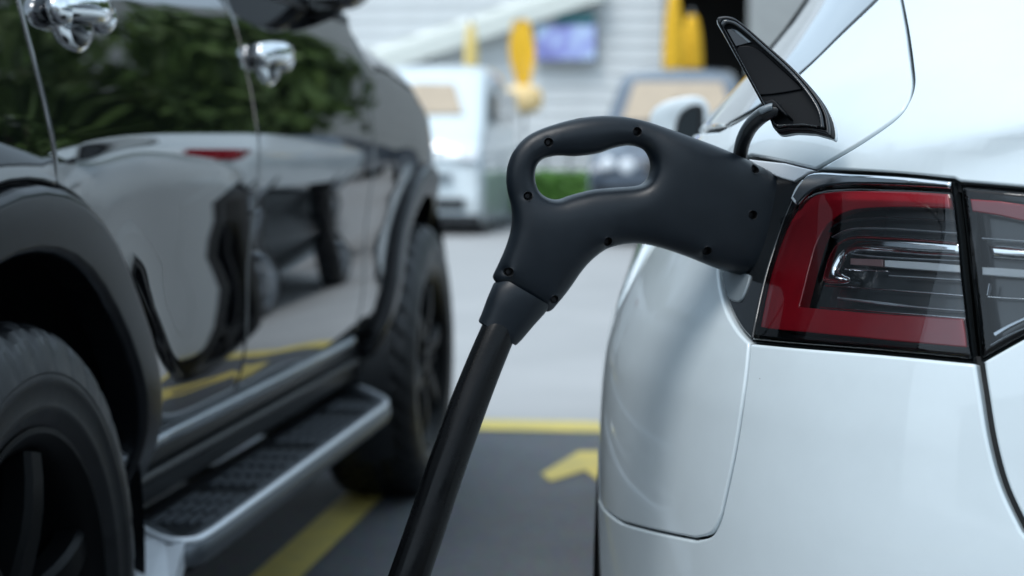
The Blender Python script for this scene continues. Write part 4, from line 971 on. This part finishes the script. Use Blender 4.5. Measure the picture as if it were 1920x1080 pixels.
# yellow things in front of it
def folded_parasol(px0, px1, py0, py1, Y, label, mat, widest=.75, group=None):
    cx = gx((px0 + px1) / 2, Y); hw_ = (gx(px1, Y) - gx(px0, Y)) / 2; za, zb = gz(py1, Y), gz(py0, Y)
    r_ = root('folded_parasol', label, 'parasol', (cx, Y, 0), group)
    n = 24; rows = []; ts = [0, .04, .12, .3, .5, .7, .88, 1.0]; ws_ = np.interp(ts, [0, .1, 1 - widest, .75, 1], [.75, .95, 1, .8, .45])
    for t, s in zip(ts, ws_):
        for k in range(n):
            a = 2 * math.pi * k / n; rr = hw_ * s * (1 + .13 * math.cos(8 * a + t)); rows.append((cx + rr * math.cos(a), Y + rr * math.sin(a), za + (zb - za) * t))
    F = [(i * n + k, i * n + (k + 1) % n, (i + 1) * n + (k + 1) % n, (i + 1) * n + k) for i in range(len(ts) - 1) for k in range(n)] + [list(range(n))[::-1], [(len(ts) - 1) * n + k for k in range(n)]]
    MB().add(rows, F).build('canopy', mat, r_, smooth=True)
    MB().tube([(cx, Y, 0), (cx, Y, zb + .1)], .025, 10).build('pole', M_metal, r_)
    MB().tube([(cx, Y, .0), (cx, Y, .06), (cx, Y, .09)], [.26, .26, .06], 24).build('base', M_metal, r_, auto=30)
folded_parasol(1245, 1281, -6, 147, 25.0, 'taller folded yellow parasol by the dark doorway', M_ylw, .8)
folded_parasol(1277, 1316, 34, 147, 25.6, 'shorter folded yellow parasol against the dark doorway', M_ylw, .8)
folded_parasol(871, 896, 45, 130, 26.5, 'pale yellow folded parasol behind the white van', M_ylw2, .8)
fg = root('feather_flag', 'golden teardrop flag standing left of the display screen', 'flag', (gx(980, 25), 25, 0))
fp = cr([(976, 176), (966, 140), (957, 105), (957, 70), (962, 42), (975, 37), (992, 40), (1000, 70), (1005, 105), (999, 140), (990, 176)], 4, True)
MB().prism([(gx(a, 25), gz(b, 25)) for a, b in fp], lambda p, t: (p[0], 25 + t + .03 * math.sin(p[1] * 5), p[1]), -.006, .006).build('cloth', M_ylw, fg)
MB().tube([(gx(984, 25), 25.02, 0), (gx(984, 25), 25.02, gz(120, 25)), (gx(958, 25), 25.02, gz(60, 25)), (gx(978, 25), 25.02, gz(34, 25))], .015, 8).build('pole', M_metal, fg)
lt = root('yellow_lantern', 'round pale orange lantern below the golden flag', 'lantern', (gx(984, 24.5), 24.5, 0))
MB().ball((gx(984, 24.5), 24.5, gz(186, 24.5)), (gx(1020, 24.5) - gx(984, 24.5), .2, .20), 28, 16, 2.6).build('globe', pbr('orange_paper', (.85, .62, .30), .7, var=.15), lt, smooth=True)
MB().tube([(gx(984, 24.5), 24.5, 0), (gx(984, 24.5), 24.5, gz(205, 24.5))], .02, 10).build('post', M_metal, lt)
MB().tube([(gx(984, 24.5), 24.5, 0), (gx(984, 24.5), 24.5, .05)], .2, 20).build('base', M_metal, lt)
hd = root('clipped_hedge', 'low bright green hedge in front of the shop wall', 'hedge', (gx(1020, 23), 23, 0))
hx0, hx1 = gx(930, 23), gx(1112, 23)
MB().box(hx0, hx1, 22.75, 23.25, 0, .16, .02).build('planter', M_metal, hd)
def leaves(name, n, fn, size, mat, parent, jit=.5):
    V = []; F = []
    c = fn(n); 
    for i in range(len(c)):
        a, b = rng.normal(size=3), rng.normal(size=3); a /= np.linalg.norm(a); b -= a * (a @ b); b /= np.linalg.norm(b); s = size * (1 - jit * rng.random())
        k = len(V); V += [c[i] - a * s, c[i] + b * s * .5, c[i] + a * s, c[i] - b * s * .5]; F.append((k, k + 1, k + 2, k + 3))
    return obj(name, V, F, mat, parent, smooth=False)
M_leaf = pbr('bright_leaf', (.13, .30, .06), .55, var=.45, vscale=5)
M_leafd = pbr('dark_leaf', (.080, .135, .028), .6, var=.5, vscale=1.2)
leaves('foliage', 5200, lambda n: np.stack([rng.uniform(hx0, hx1, n), rng.uniform(22.72, 23.28, n), rng.uniform(.12, .66, n) + .05 * np.sin(rng.uniform(0, 9, n))], 1), .055, M_leaf, hd)
rl = root('low_railing', 'grey metal railing above the green hedge', 'railing', (gx(1020, 24), 24, 0))
for z in (.62, .78, .95): MB().box(gx(930, 24), gx(1120, 24), 23.98, 24.02, z, z + .05).build('rail', M_metal, rl)
for px in (935, 980, 1025, 1070, 1115): MB().box(gx(px, 24) - .025, gx(px, 24) + .025, 23.97, 24.03, 0, 1.02).build('post', M_metal, rl)
# cars across the lane: loft with cut-out glass
M_tan = pbr('tan_shade_and_reflection', (.44, .35, .25), .5, coat=.6, var=.08)  # sunshade of the blue car, and painted reflection on the van's glass
M_blue = pbr('slate_blue_paint', (.085, .11, .145), .3, coat=1)
M_lampc = pbr('headlamp', (.70, .74, .78), .1, coat=1)
def far_car(name, label, cx, Y, wd, ht, ln, mat, scr_mat, facing, group=None, bon_h=.95, roof_in=.16, lamps='head', gr=None, low=.28):
    """boxy car; its near end is at Y; profile points run from near bumper to far bumper"""
    r_ = root(name, label, 'car', (cx, Y + ln / 2, 0), group); h = wd / 2
    def prof(t):
        return np.interp(t, [0, .03, .10, .14, .30, .45, .85, .96, 1.0], facing)
    ts = [0, .03, .08, .14, .22, .30, .45, .65, .85, .95, 1.0]
    V = []; n = 0; cross = []
    for t in ts:
        zt_ = prof(t); row = []
        ex = .05 if t in (0, 1.0) else 0
        zb_ = low if 0 < t < 1 else low + .06
        up = max(0, (zt_ - bon_h) / max(.01, ht - bon_h))
        for x, z in ((-h + ex + .03, zb_), (-h + ex, .5), (-h + ex, .75), (-h + ex + .03, min(bon_h, zt_ - .04)), (-h + ex + .05 + roof_in * up, zt_ - .05), (-h * .78 + roof_in * up * .6, zt_), (0, zt_ + .02), (h * .78 - roof_in * up * .6, zt_), (h - ex - .05 - roof_in * up, zt_ - .05), (h - ex - .03, min(bon_h, zt_ - .04)), (h - ex, .75), (h - ex, .5), (h - ex - .03, zb_)):
            row.append((cx + x, Y + ln * t, z))
        V += row
    m = 13; F = [(i * m + k, i * m + k + 1, (i + 1) * m + k + 1, (i + 1) * m + k) for i in range(len(ts) - 1) for k in range(m - 1)] + [list(range(m)), [(len(ts) - 1) * m + k for k in range(m)], ]
    o = MB().add(V, F).build('body', mat, r_, smooth=True)
    md = o.modifiers.new('round', 'SUBSURF'); md.levels = 2; md.render_levels = 2; bpy.context.view_layer.update()
    me = bpy.data.meshes.new_from_object(o.evaluated_get(bpy.context.evaluated_depsgraph_get())); o.modifiers.clear(); o.data = me
    return r_
# white van
vx1 = gx(905, 20); vw = 1.75; vcx = vx1 - vw / 2
van = far_car('white_van', 'white van with tan window parked across the lane behind the black car', vcx, 20.0, vw, 1.95, 3.9, M_white, M_tan, [.86, 1.10, 1.20, 1.26, 1.90, 2.05, 1.95, 1.3, .8], bon_h=1.05, roof_in=.05, low=.12)
def quad(name, pts, mat, parent, th=.02, Yo=0):
    P = [np.array(p, float) for p in pts]; n = np.cross(P[1] - P[0], P[2] - P[0]); n /= np.linalg.norm(n); 
    if n @ (CAM - P[0]) < 0: n = -n
    V = [p + n * .004 for p in P] + [p - n * th for p in P]
    k = len(P); return MB().add(V, [list(range(k)), list(range(k, 2 * k))[::-1]] + [(i, (i + 1) % k, k + (i + 1) % k, k + i) for i in range(k)]).build(name, mat, parent)
def on_body(px, py, o_root, out=.01):                     # point on that car's body under the photograph point
    bo = [c for c in o_root.children if c.name.startswith('body')][0]
    bpy.context.view_layer.update(); d = ray(px, py)[0]; d = d / np.linalg.norm(d); inv = bo.matrix_world.inverted()
    ok, loc, nrm, _ = bo.ray_cast(inv @ Vector(CAM), (inv.to_3x3() @ Vector(d)))
    return np.array(bo.matrix_world @ loc) - d * out if ok else print('miss', px, py)
def decal(name, pts, o_root, mat, th=.03):
    P = [on_body(a, b, o_root, .05) for a, b in pts]
    if any(p is None for p in P): return None
    return quad(name, P, mat, o_root, th)
decal('windscreen', [(772, 156), (852, 157), (868, 212), (768, 213)], van, M_tan)  # tan reflection in the glass, painted as flat colour
decal('number_plate', [(800, 325), (846, 325), (846, 342), (800, 342)], van, M_grey)
decal('badge', [(812, 268), (832, 268), (832, 280), (812, 280)], van, M_satin)
decal('lower_grille', [(790, 372), (872, 372), (868, 392), (790, 392)], van, M_trim)
decal('headlamp', [(858, 272), (893, 276), (893, 300), (864, 298)], van, M_lampc)
MB().box(vx1 - .02, vx1 + .012, 21.2, 22.1, 1.30, 1.72, .01).box(vx1 - .02, vx1 + .012, 22.2, 23.2, 1.30, 1.72, .01).build('side_window', M_glass, van)
MB().box(vcx - vw / 2 + .02, vx1 - .02, 19.93, 20.1, .10, .24, .03).build('bumper', M_trim, van, auto=30)
for y in (20.75, 23.1):
    for sd, x in ((1, vx1 - .13), (-1, vx1 - vw + .13)): wheel('wheel', van, (x, y, .32), .32, .22, .21, sd, M_rims, 5, False, grooves=False, lugs=0)
# slate-blue car facing us
bx0, bx1 = gx(1102, 18), gx(1425, 18); bcx = (bx0 + bx1) / 2
blu = far_car('slate_blue_car', 'slate blue car facing the lane with tan shade behind its windscreen', bcx, 18.0, bx1 - bx0, 1.86, 4.3, M_blue, M_tan, [.78, .98, 1.02, 1.08, 1.82, 1.90, 1.82, 1.1, .8], bon_h=1.0, roof_in=.2)
decal('windscreen', [(1166, 226), (1190, 154), (1354, 154), (1376, 226)], blu, M_tan)
MB().box(bcx - .03, bcx + .03, 18.93, 18.98, 1.42, 1.52).build('rear_view_mirror', M_trim, blu)
for px, py in ((1139, 309), (1176, 312)):
    p = on_body(px, py, blu, 0)
    if p is not None:
        MB().ball(p, (.085, .05, .085), 22, 12).build('headlamp', M_lampc, blu, smooth=True)
decal('grille', [(1205, 300), (1330, 300), (1320, 330), (1215, 330)], blu, M_trim)
decal('lower_grille', [(1110, 348), (1400, 348), (1390, 378), (1120, 378)], blu, M_trim)
for y in (18.8, 21.4):
    for sd, x in ((1, bx1 - .12), (-1, bx0 + .12)): wheel('wheel', blu, (x, y, .33), .33, .22, .21, sd, M_rims, 5, False, grooves=False, lugs=0)
# parked row ahead on the right: mirrored in the black doors
for k, (x, y, lb) in enumerate(((1.6, 8.4, 'white saloon parked beyond the bays, straight ahead of the electric car'), (4.9, 9.6, 'white saloon parked farther to the side of the bays'))):
    c_ = far_car('parked_saloon', lb, x, y, 1.8, 1.45, 4.5, M_white, M_glass, [.78, .98, 1.02, 1.06, 1.40, 1.45, 1.05, .98, .7], bon_h=.92, roof_in=.22, group='saloons parked beyond the bays')
    for s in (-1, 1):
        MB().box(x + s * .70 - .17, x + s * .70 + .17, y - .01, y + .25, .76, .95, .02).build('tail_lamp', M_red, c_)
        for yy in (y + .85, y + 3.6): wheel('wheel', c_, (x + s * .78, yy, .33), .33, .22, .22, s, M_rims, 5, False, grooves=False, lugs=0)
    MB().box(x - .55, x + .55, y + .68, y + .72, 1.05, 1.06).build('rear_window', M_glass, c_)
dc = far_car('parked_hatchback', 'dark grey hatchback parked behind the white saloons', 2.1, 14.0, 1.8, 1.6, 4.2, M_blue, M_glass, [.85, 1.05, 1.3, 1.5, 1.6, 1.6, 1.3, 1.0, .7], bon_h=.98, roof_in=.2)
for s in (-1, 1):
    MB().box(2.1 + s * .75 - .1, 2.1 + s * .75 + .1, 13.98, 14.2, .85, 1.02, .02).build('tail_lamp', M_red, dc)
    for yy in (14.8, 17.3): wheel('wheel', dc, (2.1 + s * .78, yy, .33), .33, .22, .22, s, M_rimb, 5, False, grooves=False, lugs=0)
def tree(x, y, h, rad, label, trunk_h=1.1):
    t_ = root('broadleaf_tree', label, 'tree', (x, y, 0), 'trees beyond the parked row')
    mb = MB(); mb.tube([(x, y, 0), (x + .05, y, trunk_h * .6), (x, y + .05, h * .75)], [.2, .15, .05], 10)
    for k in range(5):
        a = k * 1.3; mb.tube([(x, y, trunk_h * (.7 + .1 * k)), (x + math.cos(a) * rad * .4, y + math.sin(a) * rad * .4, trunk_h + .25 * (h - trunk_h)), (x + math.cos(a) * rad * .7, y + math.sin(a) * rad * .7, trunk_h + .5 * (h - trunk_h))], [.09, .05, .02], 7)
    mb.build('trunk', pbr('bark', (.10, .075, .05), .9, var=.3), t_, smooth=True)
    cl = [(rng.uniform(-.85, .85, 3) * [rad, rad, (h - trunk_h) * .5] + [x, y, (h + trunk_h) / 2]) for _ in range(26)]
    def f(n): 
        c = np.array([cl[i] for i in rng.integers(0, len(cl), n)]); return c + rng.normal(0, .36, (n, 3)) * rad * .62
    leaves('crown', 5200, f, .27, M_leafd, t_)
for k, (x, y, h, rd_, lb) in enumerate(((3.6, 19.5, 4.6, 1.7, 'smallest leafy tree, nearest to the dark doorway'), (6.9, 18.5, 5.2, 2.3, 'leafy tree second along from the doorway'), (10.6, 18, 5.6, 2.5, 'broad leafy tree in the middle of the row'), (14.5, 16, 6.2, 2.6, 'tall leafy tree fourth along the row'), (19, 15, 6.4, 2.8, 'tallest leafy tree at the far end of the row'))):
    tree(x, y, h, rd_, lb)

# added block behind the viewpoint, made up to darken reflections in paint and plastic
gb = root('added_dark_block', 'made-up dark block behind the parking bays, added to darken reflections', 'building', (1, -22, 0))
M_block = pbr('added_block_dark', (.055, .058, .062), .8, var=.3, vscale=1.5)
MB().box(-26, 28, -28, -22, 0, 4.2).build('wall', M_block, gb)
for k in range(8): MB().box(-19 + 5 * k, -15.4 + 5 * k, -22.0, -21.9, .05, 2.6, .02).build('added_shutter', M_metal, gb)
MB().box(-26.4, 28.4, -28.3, -21.3, 4.2, 4.5).build('roof', M_block, gb)
